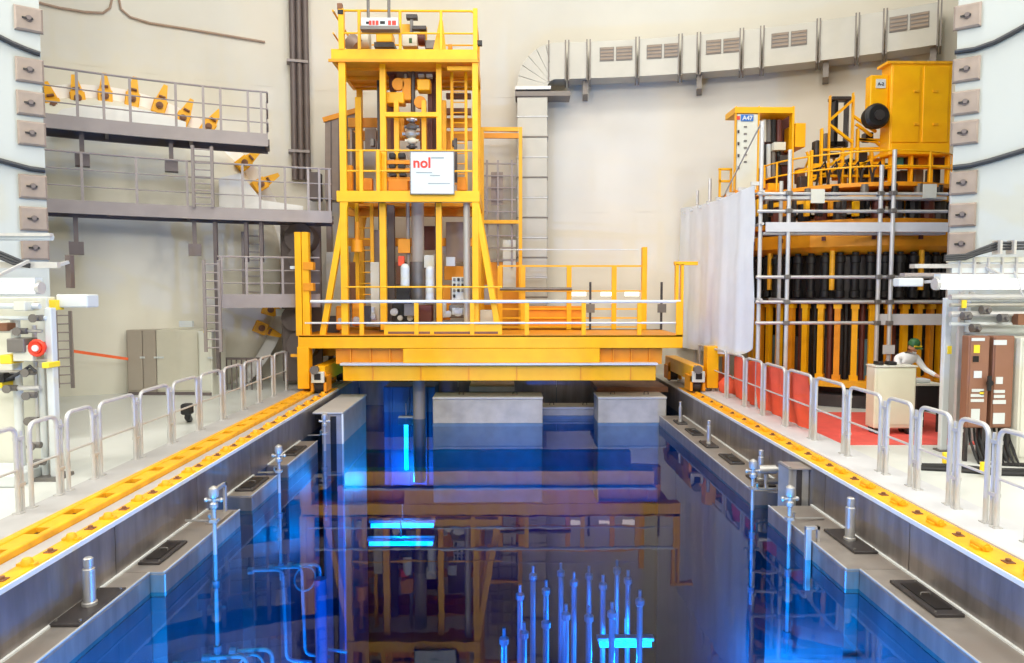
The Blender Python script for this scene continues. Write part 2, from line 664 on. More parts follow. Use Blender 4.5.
def wall_frame(side, p):
    """x along the wall to the right, y into the wall, z up, at p"""
    d = -dL if side < 0 else dR
    y = Vector((0, 0, 1)).cross(d)
    if y.y < 0:
        y = -y
    m = Matrix.Identity(4)
    for i in range(3):
        m[i][0], m[i][1], m[i][2], m[i][3] = d[i], y[i], (0, 0, 1)[i], p[i]
    return m


def anchor_plate(side, u, v, lab):
    p = wallpt(side, u, v)
    mx = wall_frame(side, p)
    t = thing('anchor_plate', p, lab, 'anchor plate', 'anchor plates on the left white wall' if side < 0 else 'anchor plates on the right white wall')
    b = MB(mx)
    s0, s1 = 0.205, 0.175
    b.add([(-s0, 0, -s0), (s0, 0, -s0), (s0, 0, s0), (-s0, 0, s0), (-s0, -.05, -s0), (s0, -.05, -s0), (s0, -.05, s0), (-s0, -.05, s0), (-s1, -.075, -s1), (s1, -.075, -s1), (s1, -.075, s1), (-s1, -.075, s1)],
          [(0, 1, 5, 4), (1, 2, 6, 5), (2, 3, 7, 6), (3, 0, 4, 7), (4, 5, 9, 8), (5, 6, 10, 9), (6, 7, 11, 10), (7, 4, 8, 11), (8, 9, 10, 11)])
    b.build('plate', 'anchor_plate', t)
    MB(mx).cyl((0, -.075, 0), (0, -.10, 0), 0.055, 12).cyl((0, -.10, 0), (0, -.13, 0), 0.035, 6).build('bolt', 'walkway_dark', t)
    MB(mx).bar((-0.1, -.11, -0.005), (0.06, -.11, 0.0), 0.02, 0.03).build('locking_bar', 'black_metal', t)


PL = ['topmost', 'second from the top', 'third from the top', 'fourth from the top', 'third from the bottom', 'second from the bottom', 'lowest']
for i, v in enumerate((20, 71, 104, 134, 187, 219, 248)):
    anchor_plate(-1, 28.5 + i * 1.1, v, 'grey square anchor plate on the left white wall, ' + PL[i])
for i, v in enumerate((17, 70, 103, 133, 183, 215, 244)):
    anchor_plate(1, 967.5 - i * 1.0, v, 'grey square anchor plate on the right white wall, ' + PL[i])


def wall_cable(side, uv, lab):
    n = Vector((0, 0, 0))
    mx = wall_frame(side, n)
    off = mx.to_3x3() @ Vector((0, -0.05, 0))
    pts = [wallpt(side, u, v) + off for u, v in uv]
    tubep('cable', 'cable_black', None, pts, 0.045, 8, label=lab, cat='cable')


wall_cable(-1, [(-320, -40), (-160, -6), (-60, 20), (-20, 31), (0, 38), (12, 44), (26, 50), (40, 55)], 'black cable across the upper left white wall')
wall_cable(-1, [(-320, 118), (-160, 138), (-60, 152), (-20, 157), (0, 161), (15, 165), (30, 169), (45, 171)], 'black cable across the left wall under the fourth anchor plate')
wall_cable(1, [(955, 53), (975, 50), (995, 43), (1012, 34), (1030, 24), (1080, 2), (1180, -30), (1320, -60)], 'black cable across the upper right white wall')
wall_cable(1, [(953, 168), (970, 166), (990, 161), (1010, 155), (1030, 149), (1080, 136), (1180, 118), (1320, 104)], 'black cable across the right wall beside the yellow cabinet')

# ================================================================== RAILS ON THE POOL EDGES


def clamp_strip(name, x0, x1, y0, y1, step, first, lab, side):
    t = thing(name, ((x0 + x1) / 2, y0, 0), lab, 'rail')
    boxp('base_plate', 'worn_yellow', t, (x0, x1, y0, y1, 0.0, 0.05), bevel=0.008)
    e = x1 if side < 0 else x0
    boxp('edge_lip', 'weld_white', t, (e - 0.02, e + 0.02, y0, y1, -0.02, 0.04))
    xc = (x0 + x1) / 2
    y = first
    proto = None
    k = 0
    while y < 18.0:
        if proto is None:
            b = MB()
            if side < 0:
                b.lathe((xc, y, 0.05), [(0.055, 0), (0.055, 0.035), (0.04, 0.07), (0.001, 0.075)], 12)
                b.bar((xc - 0.085, y, 0.06), (xc + 0.085, y, 0.06), 0.07, 0.03)
            else:
                b.cyl((xc - 0.02, y - 0.10, 0.085), (xc - 0.02, y + 0.10, 0.085), 0.042, 12)
                b.cyl((xc - 0.02, y - 0.12, 0.085), (xc - 0.02, y - 0.10, 0.085), 0.025, 8)
                b.box(xc - 0.09, xc + 0.07, y - 0.06, y + 0.06, 0.05, 0.075)
            proto = b.build('rail_clip', 'worn_yellow', t)
            bb = MB().cyl((xc, y + step / 2, 0.05), (xc, y + step / 2, 0.085), 0.028, 6)
            bb.box(xc - 0.045, xc + 0.045, y + step / 2 - 0.045, y + step / 2 + 0.045, 0.05, 0.06)
            pb = bb.build('bolt', 'rust_brown', t)
        else:
            for q in (proto, pb):
                c = q.copy()
                COL.objects.link(c)
                c.parent = t
                c.location = (0, k * step, 0)
        y += step
        k += 1
    return t


clamp_strip('clamp_rail', -4.70, -4.5, PY0, 18.9, 0.69, 5.28, 'yellow clamp strip with round bolts along the left pool edge', -1)
clamp_strip('clamp_rail', 4.75, 5.08, PY0, 18.9, 0.75, 5.5, 'yellow clamp strip with clips along the right pool edge', 1)
t = thing('crane_rail', (-5.08, PY0, 0), 'yellow slotted rail along the left deck beside the grey kerb', 'rail')
boxp('slot_shade_strip', 'black', t, (-5.24, -4.92, PY0, 20.4, 0.0, 0.03))  # blackened strip that puts the shade inside the slots into colour
boxp('side_bar', 'worn_yellow', t, (-5.26, -5.16, PY0, 20.4, 0.0, 0.10), bevel=0.01)
boxp('side_bar', 'worn_yellow', t, (-4.99, -4.91, PY0, 20.4, 0.0, 0.10), bevel=0.01)
y = 5.0
pr = None
while y < 20.2:
    if pr is None:
        pr = boxp('spacer', 'worn_yellow', t, (-5.16, -4.99, y, y + 0.45, 0.0, 0.085))
        y0_ = y
    else:
        c = pr.copy()
        COL.objects.link(c)
        c.parent = t
        c.location = (0, y - y0_, 0)
    y += 0.66

# ================================================================== RAILINGS


def railing_section(x, y0, y1, h, lab, side, grp, flat=False):
    t = thing('railing_section', (x, (y0 + y1) / 2, 0.07), lab, 'railing', grp)
    r = 0.028
    z0 = 0.07
    fr = rounded([(x, y0 + r, z0), (x, y0 + r, h), (x, y1 - r, h), (x, y1 - r, z0)], 0.13, 5)
    tubep('frame', 'galvanised', t, fr, r, 10)
    zm = z0 + (h - z0) * 0.5
    tubep('mid_rail', 'galvanised', t, [(x, y0 + r, zm), (x, y1 - r, zm)], 0.017, 8)
    for yy in (y0 + r, y1 - r):
        boxp('foot_plate', 'galvanised', t, (x - 0.05, x + 0.05, yy - 0.045, yy + 0.045, 0.07, 0.085))
    if flat:       # far sections carry flat uprights
        boxp('upright', 'galvanised', t, (x - 0.02, x + 0.02, y1 - 0.02, y1 + 0.09, 0.07, h - 0.02))
    else:
        yp = y1 + 0.055
        tubep('upright', 'galvanised', t, [(x, yp, 0.07), (x, yp, h - 0.06)], 0.02, 8)
        for zc in (0.35, 0.85):
            boxp('clamp', 'galvanised', t, (x - 0.03, x + 0.03, y1 - 0.045, yp + 0.02, zc * h, zc * h + 0.04))
    return t


LS = [(6.2, 7.15), (7.28, 8.2), (8.38, 8.95), (9.1, 9.72), (9.84, 10.82), (10.95, 11.92), (12.05, 13.02), (13.15, 14.12), (14.25, 15.22), (15.35, 16.25), (16.38, 17.25), (17.38, 18.35)]
for i, (a, c) in enumerate(LS):
    n = len(LS) - 1 - i
    railing_section(-5.72, a, c, 1.10, 'grey tubular railing section on the left deck, %s from the bridge' % ORD[n], -1, 'railing sections along the left deck', a > 11.5)
RS = [(6.2, 6.95), (7.07, 7.58), (7.7, 8.25), (8.37, 9.05), (9.18, 9.82), (9.95, 10.92), (11.05, 12.1), (12.24, 13.3), (13.42, 14.5), (14.62, 15.6), (15.73, 16.9), (17.03, 18.1), (18.25, 19.4)]
for i, (a, c) in enumerate(RS):
    n = len(RS) - 1 - i
    railing_section(5.45, a, c, 1.18, 'grey tubular railing section on the right deck, %s from the bridge end' % ORD[n], 1, 'railing sections along the right deck', a > 10.9)

# ================================================================== THINGS ON THE LEDGES


def cover_plate(x, y, wx, ly, lab, ang=0, parent=None):
    t = thing('cover_plate', (x, y, ZL), lab, 'cover plate', 'dark cover plates on the ledges')
    boxp('plate', 'dark_steel', t, (x - wx / 2, x + wx / 2, y - ly / 2, y + ly / 2, ZL, ZL + 0.035), bevel=0.006)
    boxp('recess', 'black_metal', t, (x - wx / 3.4, x + wx / 3.4, y - ly / 2.7, y + ly / 2.7, ZL + 0.035, ZL + 0.045))
    tubep('grip', 'motor_grey', t, rounded([(x - 0.05, y, ZL + 0.045), (x - 0.05, y, ZL + 0.075), (x + 0.05, y, ZL + 0.075), (x + 0.05, y, ZL + 0.045)], 0.012, 2), 0.007, 6)
    for sx in (-1, 1):
        for sy in (-1, 1):
            cylp('screw', 'motor_grey', t, (x + sx * wx * 0.42, y + sy * ly * 0.45, ZL + 0.035), (x + sx * wx * 0.42, y + sy * ly * 0.45, ZL + 0.05), 0.013, 6)


def bollard(x, y, h, r, wx, ly, lab):
    t = thing('steel_post', (x, y, ZL), lab, 'post', 'steel posts on the ledges')
    boxp('base_plate', 'dark_steel', t, (x - wx / 2, x + wx / 2, y - ly / 2, y + ly / 2, ZL, ZL + 0.035), bevel=0.006)
    MB().lathe((x, y, ZL + 0.035), [(r * 1.25, 0), (r * 1.25, 0.03), (r, 0.04), (r, h * 0.76), (r * 0.72, h * 0.78), (r * 0.72, h * 0.82), (r * 0.8, h * 0.83), (r * 0.8, h * 0.98), (r * 0.6, h), (0.001, h)], 16).build('post', 'steel', t)
    for sx in (-1, 1):
        for sy in (-1, 1):
            cylp('screw', 'motor_grey', t, (x + sx * wx * 0.4, y + sy * ly * 0.43, ZL + 0.035), (x + sx * wx * 0.4, y + sy * ly * 0.43, ZL + 0.055), 0.016, 6)


bollard(-4.31, 7.15, 0.50, 0.06, 0.30, 0.85, 'short steel post on a dark plate on the near left ledge')
cover_plate(-4.27, 8.65, 0.26, 0.75, 'dark cover plate on the left ledge just past the corner')
cover_plate(-4.27, 11.75, 0.30, 0.8, 'dark cover plate on the short middle left ledge')
cover_plate(-4.28, 14.2, 0.28, 0.8, 'dark cover plate on the far left ledge')
cover_plate(4.50, 7.25, 0.30, 0.85, 'dark cover plate on the near right ledge')
bollard(4.53, 8.95, 0.56, 0.06, 0.30, 0.85, 'short steel post on the right ledge between two valve rods and the near plate')
bollard(4.42, 11.85, 0.52, 0.05, 0.28, 0.7, 'steel post beside the steel box on the right ledge')
cover_plate(4.42, 13.4, 0.28, 0.75, 'dark cover plate midway along the right ledge')
bollard(4.36, 14.7, 0.5, 0.045, 0.26, 0.6, 'thin steel post midway along the right ledge')
cover_plate(4.40, 16.0, 0.26, 0.7, 'dark cover plate on the far end of the right ledge')
bollard(4.38, 17.2, 0.5, 0.04, 0.24, 0.5, 'thin steel post at the far end of the right ledge')


def valve_rod(x, y, ztop, zbot, wallx, lab):
    s_ = -1 if wallx < x else 1
    t = thing('valve_rod', (x, y, zbot), lab, 'valve', 'steel valve rods hanging into the pool')
    cylp('rod', 'steel', t, (x, y, zbot), (x, y, ztop - 0.30), 0.028, 10)
    MB().lathe((x, y, ztop - 0.32), [(0.03, 0), (0.055, 0.02), (0.055, 0.07), (0.035, 0.09), (0.035, 0.14), (0.06, 0.16), (0.07, 0.22), (0.06, 0.28), (0.02, 0.31), (0.001, 0.315)], 14).build('valve_body', 'steel', t)
    MB().cyl((x - 0.10, y, ztop - 0.2), (x + 0.10, y, ztop - 0.2), 0.02, 8).ball((x - 0.1, y, ztop - 0.2), 0.032, nu=8, nv=6).ball((x + 0.1, y, ztop - 0.2), 0.032, nu=8, nv=6).build('handle', 'steel', t)
    tubep('side_pipe', 'steel', t, rounded([(x, y + 0.02, ztop - 0.42), (x + s_ * 0.12, y + 0.10, ztop - 0.42), (x + s_ * 0.14, y + 0.2, ztop - 0.55), (wallx, y + 0.3, ztop - 0.58)], 0.05, 3), 0.016, 8)
    MB().box(x - 0.05, x + 0.05, y - 0.05, y + 0.05, ztop - 0.50, ztop - 0.46).build('collar', 'steel', t)
    for zz in (-1.3, -2.2):
        MB().cyl((x, y, zz), (x, y, zz + 0.1), 0.05, 10).build('coupling', 'pale_tube_metal', t)


valve_rod(-3.88, 9.25, 0.10, -2.4, -4.4, 'valve rod at the left pool edge past the corner, nearest of the left three')
valve_rod(-3.93, 12.1, 0.02, -2.4, -4.4, 'valve rod at the short middle left ledge')
valve_rod(-3.95, 15.3, 0.02, -2.4, -4.4, 'valve rod beside the left gate pillar')
valve_rod(3.98, 9.55, 0.0, -2.4, 4.6, 'valve rod at the right pool edge near the short post')
valve_rod(4.0, 11.05, 0.0, -2.4, 4.6, 'valve rod beside the steel box on the right wall')


def u_bracket(x, y0, y1, z1, lab):
    t = thing('steel_bracket', (x, y0, ZL), lab, 'bracket')
    boxp('frame', 'steel', t, (x - 0.02, x + 0.02, y0, y0 + 0.06, ZL, z1), (x - 0.02, x + 0.02, y1 - 0.06, y1, ZL, z1), (x - 0.02, x + 0.02, y0, y1, z1 - 0.06, z1), bevel=0.005)
    boxp('foot', 'ledge_steel', t, (x - 0.09, x + 0.09, y0 - 0.03, y1 + 0.03, ZL - 0.0, ZL + 0.03))


u_bracket(-4.12, 9.75, 10.25, -0.12, 'square steel frame standing on the left ledge past the valve rod')
t = thing('steel_box', (4.5, 11.1, ZL), 'upright steel guide box against the right pool wall', 'box')
boxp('body', 'steel', t, (4.42, 4.72, 10.62, 10.95, ZL - 0.3, -0.06), bevel=0.01)
boxp('flange', 'steel', t, (4.38, 4.42, 10.58, 10.98, ZL - 0.3, -0.02))
boxp('lid', 'ledge_steel', t, (4.37, 4.73, 10.56, 11.0, -0.06, -0.04))
boxp('guide', 'dark_steel', t, (4.52, 4.60, 10.60, 10.62, ZL - 0.3, -0.05))
t = thing('pump_head', (4.35, 11.45, ZL), 'small chrome pump head beside the guide box on the right ledge', 'pump')
MB().cyl((4.35, 11.4, ZL), (4.35, 11.4, ZL + 0.3), 0.035, 10).build('stand', 'steel', t)
MB().cyl((4.22, 11.4, ZL + 0.33), (4.5, 11.4, ZL + 0.33), 0.075, 12).cyl((4.5, 11.4, ZL + 0.33), (4.55, 11.4, ZL + 0.33), 0.045, 12).build('housing', 'steel', t)
MB().cyl((4.35, 11.4, ZL + 0.13), (4.56, 11.4, ZL + 0.13), 0.05, 10).build('flange', 'motor_grey', t)
t = thing('sensor_box', (4.06, 8.98, -1.1), 'thin steel sensor strip hung over the edge of the right ledge', 'sensor')
boxp('body', 'steel', t, (3.96, 4.03, 8.95, 9.02, -1.25, -0.42), bevel=0.006)
boxp('hook', 'steel', t, (3.96, 4.14, 8.96, 9.01, -0.44, -0.40), (4.11, 4.14, 8.96, 9.01, -0.60, -0.40))

# gate pillar at the far left and shield blocks between the pillars
t = thing('gate_pillar', (-4.0, 17.3, ZB), 'steel clad gate pillar in the water at the far left of the pool', 'pillar')
boxp('body', 'ledge_steel', t, (-4.2, -3.72, 16.0, 18.75, ZB, -0.15), bevel=0.015)
boxp('edge_strip', 'weld_white', t, (-3.735, -3.70, 15.985, 16.06, ZB, -0.15))
boxp('slot', 'black_metal', t, (-3.99, -3.86, 15.975, 16.0, ZB, -0.2))
boxp('cap', 'kerb_grey', t, (-4.4, -3.70, 15.98, 18.77, -0.15, -0.10), bevel=0.01)


def shield_block(u0, u1, vt, y0, y1, lab, m='concrete'):
    x0, x1 = X_(u0, y0), X_(u1, y0)
    zt = Z_(vt, y0)
    t = thing('shield_block', ((x0 + x1) / 2, (y0 + y1) / 2, -3.0), lab, 'block', 'grey shield blocks standing in the pool')
    boxp('body', m, t, (x0, x1, y0, y1, -3.0, zt - 0.06), bevel=0.02)
    boxp('cap', 'concrete_pale', t, (x0 - 0.01, x1 + 0.01, y0 - 0.015, y1 + 0.01, zt - 0.06, zt), bevel=0.012)
    n = max(2, int((x1 - x0) / 1.2))
    for k in range(n):
        xx = x0 + (x1 - x0) * (k + 0.5) / n
        tubep('lifting_eye', 'dark_steel', t, [(xx - 0.06, (y0 + y1) / 2, zt - 0.01), (xx - 0.05, (y0 + y1) / 2, zt + 0.07), (xx + 0.05, (y0 + y1) / 2, zt + 0.07), (xx + 0.06, (y0 + y1) / 2, zt - 0.01)], 0.012, 6)
    boxp('seam', 'concrete_pale', t, (x0 - 0.008, x1 + 0.008, y0 - 0.02, y0 + 0.01, -0.93, -0.85))


shield_block(432, 543, 397, 18.5, 19.4, 'wide grey shield block in the middle of the pool under the bridge')
shield_block(599, 668, 397, 18.5, 19.4, 'grey shield block at the right wall of the pool under the bridge')
shield_block(536, 604, 407, 19.6, 20.3, 'lower grey shield block set back between the two front blocks')
boxp('support_shelf', 'rust_brown', None, (2.6, 4.6, 19.45, 20.9, -0.16, -0.02), label='brown shelf plate at the far right pool corner below the bridge', cat='shelf')
boxp('support_shelf', 'concrete_pale', None, (-1.0, 0.3, 19.9, 21.2, -0.2, -0.06), label='pale shelf plate behind the wide shield block', cat='shelf')
t = thing('blue_tank', (-2.5, 20.6, -3), 'dark blue tank standing in the niche left of the wide shield block', 'tank')
boxp('body', 'blue_tank', t, (-3.5, -2.0, 20.2, 21.3, -3.0, -0.1), bevel=0.02)
for k in range(3):
    boxp('rib', 'blue_tank', t, (-3.3 + k * 0.5, -3.24 + k * 0.5, 20.14, 20.2, -3.0, -0.1))
boxp('junction_box', 'white_paint', None, pbox(398, 415, 417, 425, 19.3, 19.5), label='small white box just above the water in the left niche', cat='box', bevel=0.01)

# ---------------------------------------------------------------- under water


def pool_lamp(x, y, z, ln, lab, axis='x', power=0, col=(0.35, 0.85, 1.0)):
    t = thing('underwater_lamp', (x, y, z), lab, 'lamp', 'underwater lamps')
    if axis == 'x':
        boxp('housing', 'steel', t, (x - ln / 2 - 0.05, x + ln / 2 + 0.05, y - 0.08, y + 0.08, z + 0.06, z + 0.14), bevel=0.01)
        boxp('tube', 'pool_lamp', t, (x - ln / 2, x + ln / 2, y - 0.07, y + 0.07, z - 0.05, z + 0.05))
        cylp('hanger', 'steel', t, (x, y, z + 0.14), (x, y, z + 0.5), 0.02, 8)
    else:
        cylp('tube', 'pool_lamp', t, (x, y, z), (x, y, z + ln), 0.06, 10)
        cylp('housing', 'steel', t, (x, y, z + ln), (x, y, z + ln + 0.18), 0.08, 10)
        cylp('hanger', 'steel', t, (x, y, z + ln + 0.18), (x, y, z + ln + 0.6), 0.015, 8)
    if power:
        l = bpy.data.lights.new('underwater_lamp_light', 'POINT')
        l.energy = power
        l.color = col
        l.shadow_soft_size = 0.15
        o = bpy.data.objects.new('underwater_lamp_light', l)
        COL.objects.link(o)
        o.parent = t
        o.location = (0, -0.25, -0.25)
    return t


pool_lamp(-2.45, 16.6, -2.95, 1.5, 'upper of the two bright cyan underwater lamp bars', 'x', 420)
pool_lamp(-2.45, 16.35, -3.3, 1.5, 'lower of the two bright cyan underwater lamp bars', 'x', 0)
pool_lamp(-2.78, 19.7, -2.4, 1.3, 'upright underwater lamp glowing in the left niche', 'z', 220)
pool_lamp(-3.4, 4.8, -3.4, 0.8, 'underwater lamp near the left side below the photographer', 'z', 3600)
pool_lamp(3.5, 4.8, -3.4, 0.8, 'underwater lamp near the right side below the photographer', 'z', 3600)
pool_lamp(2.35, 13.2, -4.15, 1.0, 'bright underwater lamp at the front right of the tube rack', 'x', 420)
pool_lamp(-3.1, 10.6, -4.6, 0.9, 'underwater lamp beside the left wall equipment', 'z', 1700)
pool_lamp(3.5, 11.2, -5.6, 0.9, 'underwater lamp beside the right wall equipment', 'z', 1900)

k = 0
for (u, v, Y) in [(520, 585, 13.2), (533, 566, 14.0), (546, 580, 13.4), (561, 563, 14.4), (574, 572, 13.7), (589, 566, 14.3), (603, 575, 13.6), (617, 560, 14.5), (628, 570, 13.9), (612, 602, 12.2), (589, 606, 12.2), (566, 604, 12.3), (546, 612, 12.0), (504, 628, 11.6), (524, 622, 11.8), (640, 590, 12.6)]:
    p = V(u, v, Y)
    fr_ = (504, 524, 546, 566, 589, 612, 640)
    lb_ = 'pale underwater rack tube, %s from the left in the back row' % ORD[k] if k < 9 else 'pale underwater rack tube, %s from the left in the front row' % ORD[fr_.index(u)]
    t = thing('guide_tube', (p.x, p.y, ZB), lb_, 'tube', 'upright tubes of the underwater rack')
    cylp('shaft', 'pale_tube_metal', t, (p.x, p.y, ZB), (p.x, p.y, p.z - 0.3), 0.055, 10)
    MB().lathe((p.x, p.y, p.z - 0.3), [(0.055, 0), (0.085, 0.03), (0.085, 0.12), (0.03, 0.16), (0.03, 0.3), (0.001, 0.3)], 10).build('head', 'pale_tube_metal', t)
    k += 1
t = thing('storage_rack', (0.9, 13.2, ZB), 'dark storage rack under water carrying the upright tubes', 'rack')
boxp('top_grid', 'pool_liner', t, *[(-0.2 + i * 0.55, -0.12 + i * 0.55, 11.4, 14.8, -5.6, -5.5) for i in range(6)], *[(-0.2, 2.7, 11.4 + j * 0.66, 11.48 + j * 0.66, -5.6, -5.5) for j in range(6)])
for i in (-0.2, 2.65):
    for j in (11.4, 14.7):
        boxp('leg', 'pool_liner', t, (i, i + 0.08, j, j + 0.08, ZB, -5.5))
for i, (x, y, z, s_) in enumerate([(-3.3, 8.6, -1.9, 1), (-3.35, 11.2, -1.8, 1), (3.55, 8.0, -2.0, -1)]):
    t = thing('hose_rig', (x, y, z), ['pipework cluster under water by the near left valve rod', 'pipework cluster under water by the middle left ledge', 'pipework cluster under water by the near right ledge'][i], 'pipework')
    for q, (dx_, dy_, dz_, rr) in enumerate(((0.1, 0.0, -0.2, 0.17),)):
        c_ = Vector((x + dx_ * s_, y + dy_, z + dz_))
        MB().tube([c_ + Vector((rr * math.cos(k * PI / 8), rr * 0.5 * math.sin(k * PI / 8), rr * math.sin(k * PI / 8))) for k in range(16)], 0.016, 8, True).build('hose_loop', 'teal', t)
    for q in range(3):
        a = c_ = Vector((x - 0.25 * s_ + 0.2 * q * s_, y - 0.4 + 0.35 * q, z - 0.1 * q))
        tubep('pipe', ('pale_tube_metal', 'teal', 'steel')[q], t, rounded([a + Vector((-0.35 * s_, 0, 0.1)), a + Vector((0.1 * s_, 0.05, 0.1)), a + Vector((0.12 * s_, 0.1, -1.4)), a + Vector((0.5 * s_, 0.2, -1.5))], 0.12, 4), 0.028, 8)
        MB().cyl(a + Vector((-0.42 * s_, 0, 0.1)), a + Vector((-0.33 * s_, 0, 0.1)), 0.055, 10).build('joint', 'pale_tube_metal', t)
    cylp('down_pipe', 'blue_tank', t, (x + 0.35 * s_, y, ZB), (x + 0.35 * s_, y, z - 0.2), 0.10, 12)
# ================================================================== YELLOW BRIDGE OVER THE POOL
YF, YB = 18.0, 20.6
br = thing('bridge', (0, 19.3, 0.1), 'yellow travelling bridge spanning the pool on two rails', 'bridge')
zt = Z_(335, YF)
boxp('top_girder', 'yellow_paint', br, pbox(298, 683, 335, 348.5, YF, YF + 0.35), bevel=0.012)
boxp('deep_girder', 'yellow_paint', br, pbox(403, 600, 348.5, 363, YF, YF + 0.35), bevel=0.012)
for (a, c) in ((336, 403), (600, 662)):
    o = boxp('recess_panel', 'orange_paint', br, pbox(a, c, 348.5, 364, YF + 0.22, YF + 0.35))
    for q in range(3):
        uu = a + (c - a) * (q + 0.7) / 3.4
        boxp('stiffener', 'orange_paint', o, pbox(uu, uu + 1.2, 349, 363, YF + 0.12, YF + 0.22))
boxp('lower_flange', 'kerb_white', br, pbox(340, 658, 363, 365.5, YF - 0.06, YF + 0.4))
o = boxp('lower_beam', 'yellow_paint', br, pbox(343, 656, 365.5, 381, YF + 0.06, YF + 0.5), bevel=0.012)
for uu in (372, 420, 468, 516, 580, 630):
    boxp('joint_plate', 'orange_paint', o, pbox(uu, uu + 1.4, 366.5, 380, YF + 0.04, YF + 0.06))
x0, x1 = X_(298, YF), X_(683, YF)
boxp('deck_plate', 'orange_paint', br, (x0, x1, YF, YB, zt - 0.05, zt))
boxp('rear_girder', 'yellow_paint', br, (x0, x1, YB - 0.35, YB, zt - 0.75, zt), bevel=0.012)
boxp('rear_beam', 'orange_paint', br, (x0 + 0.9, x1 - 0.9, YB - 0.45, YB - 0.05, zt - 1.2, zt - 0.78))
for (sx, lab, xr) in ((-1, 'left', -4.74), (1, 'right', 4.98)):
    # end carriage on the rail with two wheels each
    c = boxp('end_carriage', 'yellow_paint', br, (xr - 0.16, xr + 0.16, YF - 0.15, YB + 0.2, 0.36, 0.75), bevel=0.012)
    for yy in (YF + 0.1, YB - 0.1):
        h = MB().box(xr - 0.2, xr - 0.13, yy - 0.28, yy + 0.28, 0.10, 0.50).box(xr + 0.13, xr + 0.2, yy - 0.28, yy + 0.28, 0.10, 0.50).box(xr - 0.2, xr + 0.2, yy - 0.28, yy - 0.22, 0.34, 0.6)
        hh = h.build('wheel_housing', 'orange_paint', br, bevel=0.008)
        MB().cyl((xr - 0.11, yy, 0.235), (xr + 0.11, yy, 0.235), 0.185, 20).cyl((xr - 0.13, yy, 0.235), (xr - 0.09, yy, 0.235), 0.21, 20).build('wheel', 'dark_steel', hh)
    # corner leg and buffer in front
    xo = xr + sx * 0.42
    boxp('corner_leg', 'yellow_paint', br, (xo - 0.15, xo + 0.15, YF - 0.05, YF + 0.3, 0.16, zt - 0.3), bevel=0.012)
    boxp('bearing_block', 'pale_panel', br, (xr - 0.16, xr + 0.16, YF - 0.26, YF - 0.15, 0.34, 0.62), bevel=0.01)
    boxp('bearing_cover', 'black', br, (xr - 0.08, xr + 0.08, YF - 0.275, YF - 0.26, 0.42, 0.58))
    MB().cyl((xr - 0.05, YF - 0.36, 0.68), (xr - 0.05, YF - 0.05, 0.68), 0.08, 14).cyl((xr - 0.05, YF - 0.4, 0.68), (xr - 0.05, YF - 0.36, 0.68), 0.11, 14).build('drive_motor', 'motor_grey', br)
    xa = xr + sx * 0.75
    boxp('cable_bracket', 'worn_yellow', br, (min(xo, xa), max(xo, xa), YF + 0.0, YF + 0.12, 0.98, 1.05))
# front handrail
zr1, zr2 = Z_(301.5, YF), Z_(323, YF)
for u in (307, 361, 416, 472, 527, 584, 640):
    xx = X_(u, YF)
    boxp('handrail_post', 'yellow_paint', br, (xx - 0.055, xx + 0.055, YF + 0.02, YF + 0.09, zt, zr1 - 0.02))
tubep('top_rail', 'weld_white', br, [(X_(310, YF), YF + 0.04, zr1), (X_(681, YF), YF + 0.04, zr1)], 0.042, 10)
tubep('mid_rail', 'weld_white', br, [(X_(304, YF), YF + 0.04, zr2), (X_(681, YF), YF + 0.04, zr2)], 0.026, 8)
tubep('mid_rail', 'yellow_paint', br, [(X_(345, YF), YF + 0.12, Z_(287, YF)), (X_(502, YF), YF + 0.12, Z_(287, YF))], 0.022, 8)
# left end uprights
for (a, c, vt) in ((296, 300.5, 232), (303, 308, 232)):
    boxp('end_post', 'yellow_paint', br, pbox(a, c, vt, 336, YF + 0.05, YF + 0.25), bevel=0.008)
boxp('end_plate', 'yellow_paint', br, pbox(298, 310, 296, 335, YF + 0.25, YF + 0.3))
boxp('end_lamp', 'white_paint', br, pbox(290, 297, 266, 269, YF + 0.1, YF + 0.3))
for vv in (262, 283):
    boxp('end_bracket', 'orange_paint', br, pbox(303, 313, vv, vv + 8, YF + 0.02, YF + 0.25), bevel=0.01)
# right end frame
boxp('end_post', 'yellow_paint', br, pbox(675.5, 679, 264, 302, YF + 0.05, YF + 0.2))
boxp('end_post', 'yellow_paint', br, pbox(680.5, 684, 264, 336, YF + 0.05, YF + 0.2))
boxp('end_plate', 'yellow_paint', br, pbox(676, 683, 301, 336, YF, YF + 0.05))
boxp('end_arm', 'yellow_paint', br, pbox(675, 698, 261.5, 265, YF + 0.05, YF + 0.2))
# rear walkway railing, higher
YR = YB - 0.1
zq = Z_(266, YR)
for u in (500, 523, 569, 614):
    xx = X_(u, YR)
    boxp('rear_post', 'yellow_paint', br, (xx - 0.07, xx + 0.07, YR - 0.04, YR + 0.04, zt, zq))
boxp('tall_post', 'yellow_paint', br, pbox(641.5, 647.5, 247, 336, YR - 0.1, YR + 0.08), bevel=0.008)
barp('rear_top_rail', 'yellow_paint', br, (X_(500, YR), YR, zq), (X_(642, YR), YR, zq), 0.05)
for vv in (291, 309, 318, 327):
    zz = Z_(vv, YR)
    barp('rear_rail', 'yellow_paint', br, (X_(500, YR), YR, zz), (X_(642, YR), YR, zz), 0.04)
boxp('rear_kickboard', 'orange_paint', br, pbox(527, 584, 306, 330, YR + 0.05, YR + 0.09))
tubep('service_pipe', 'motor_grey', br, [(X_(500, YR), YR - 0.25, Z_(289, YR)), (X_(571, YR), YR - 0.25, Z_(289, YR))], 0.05, 10)
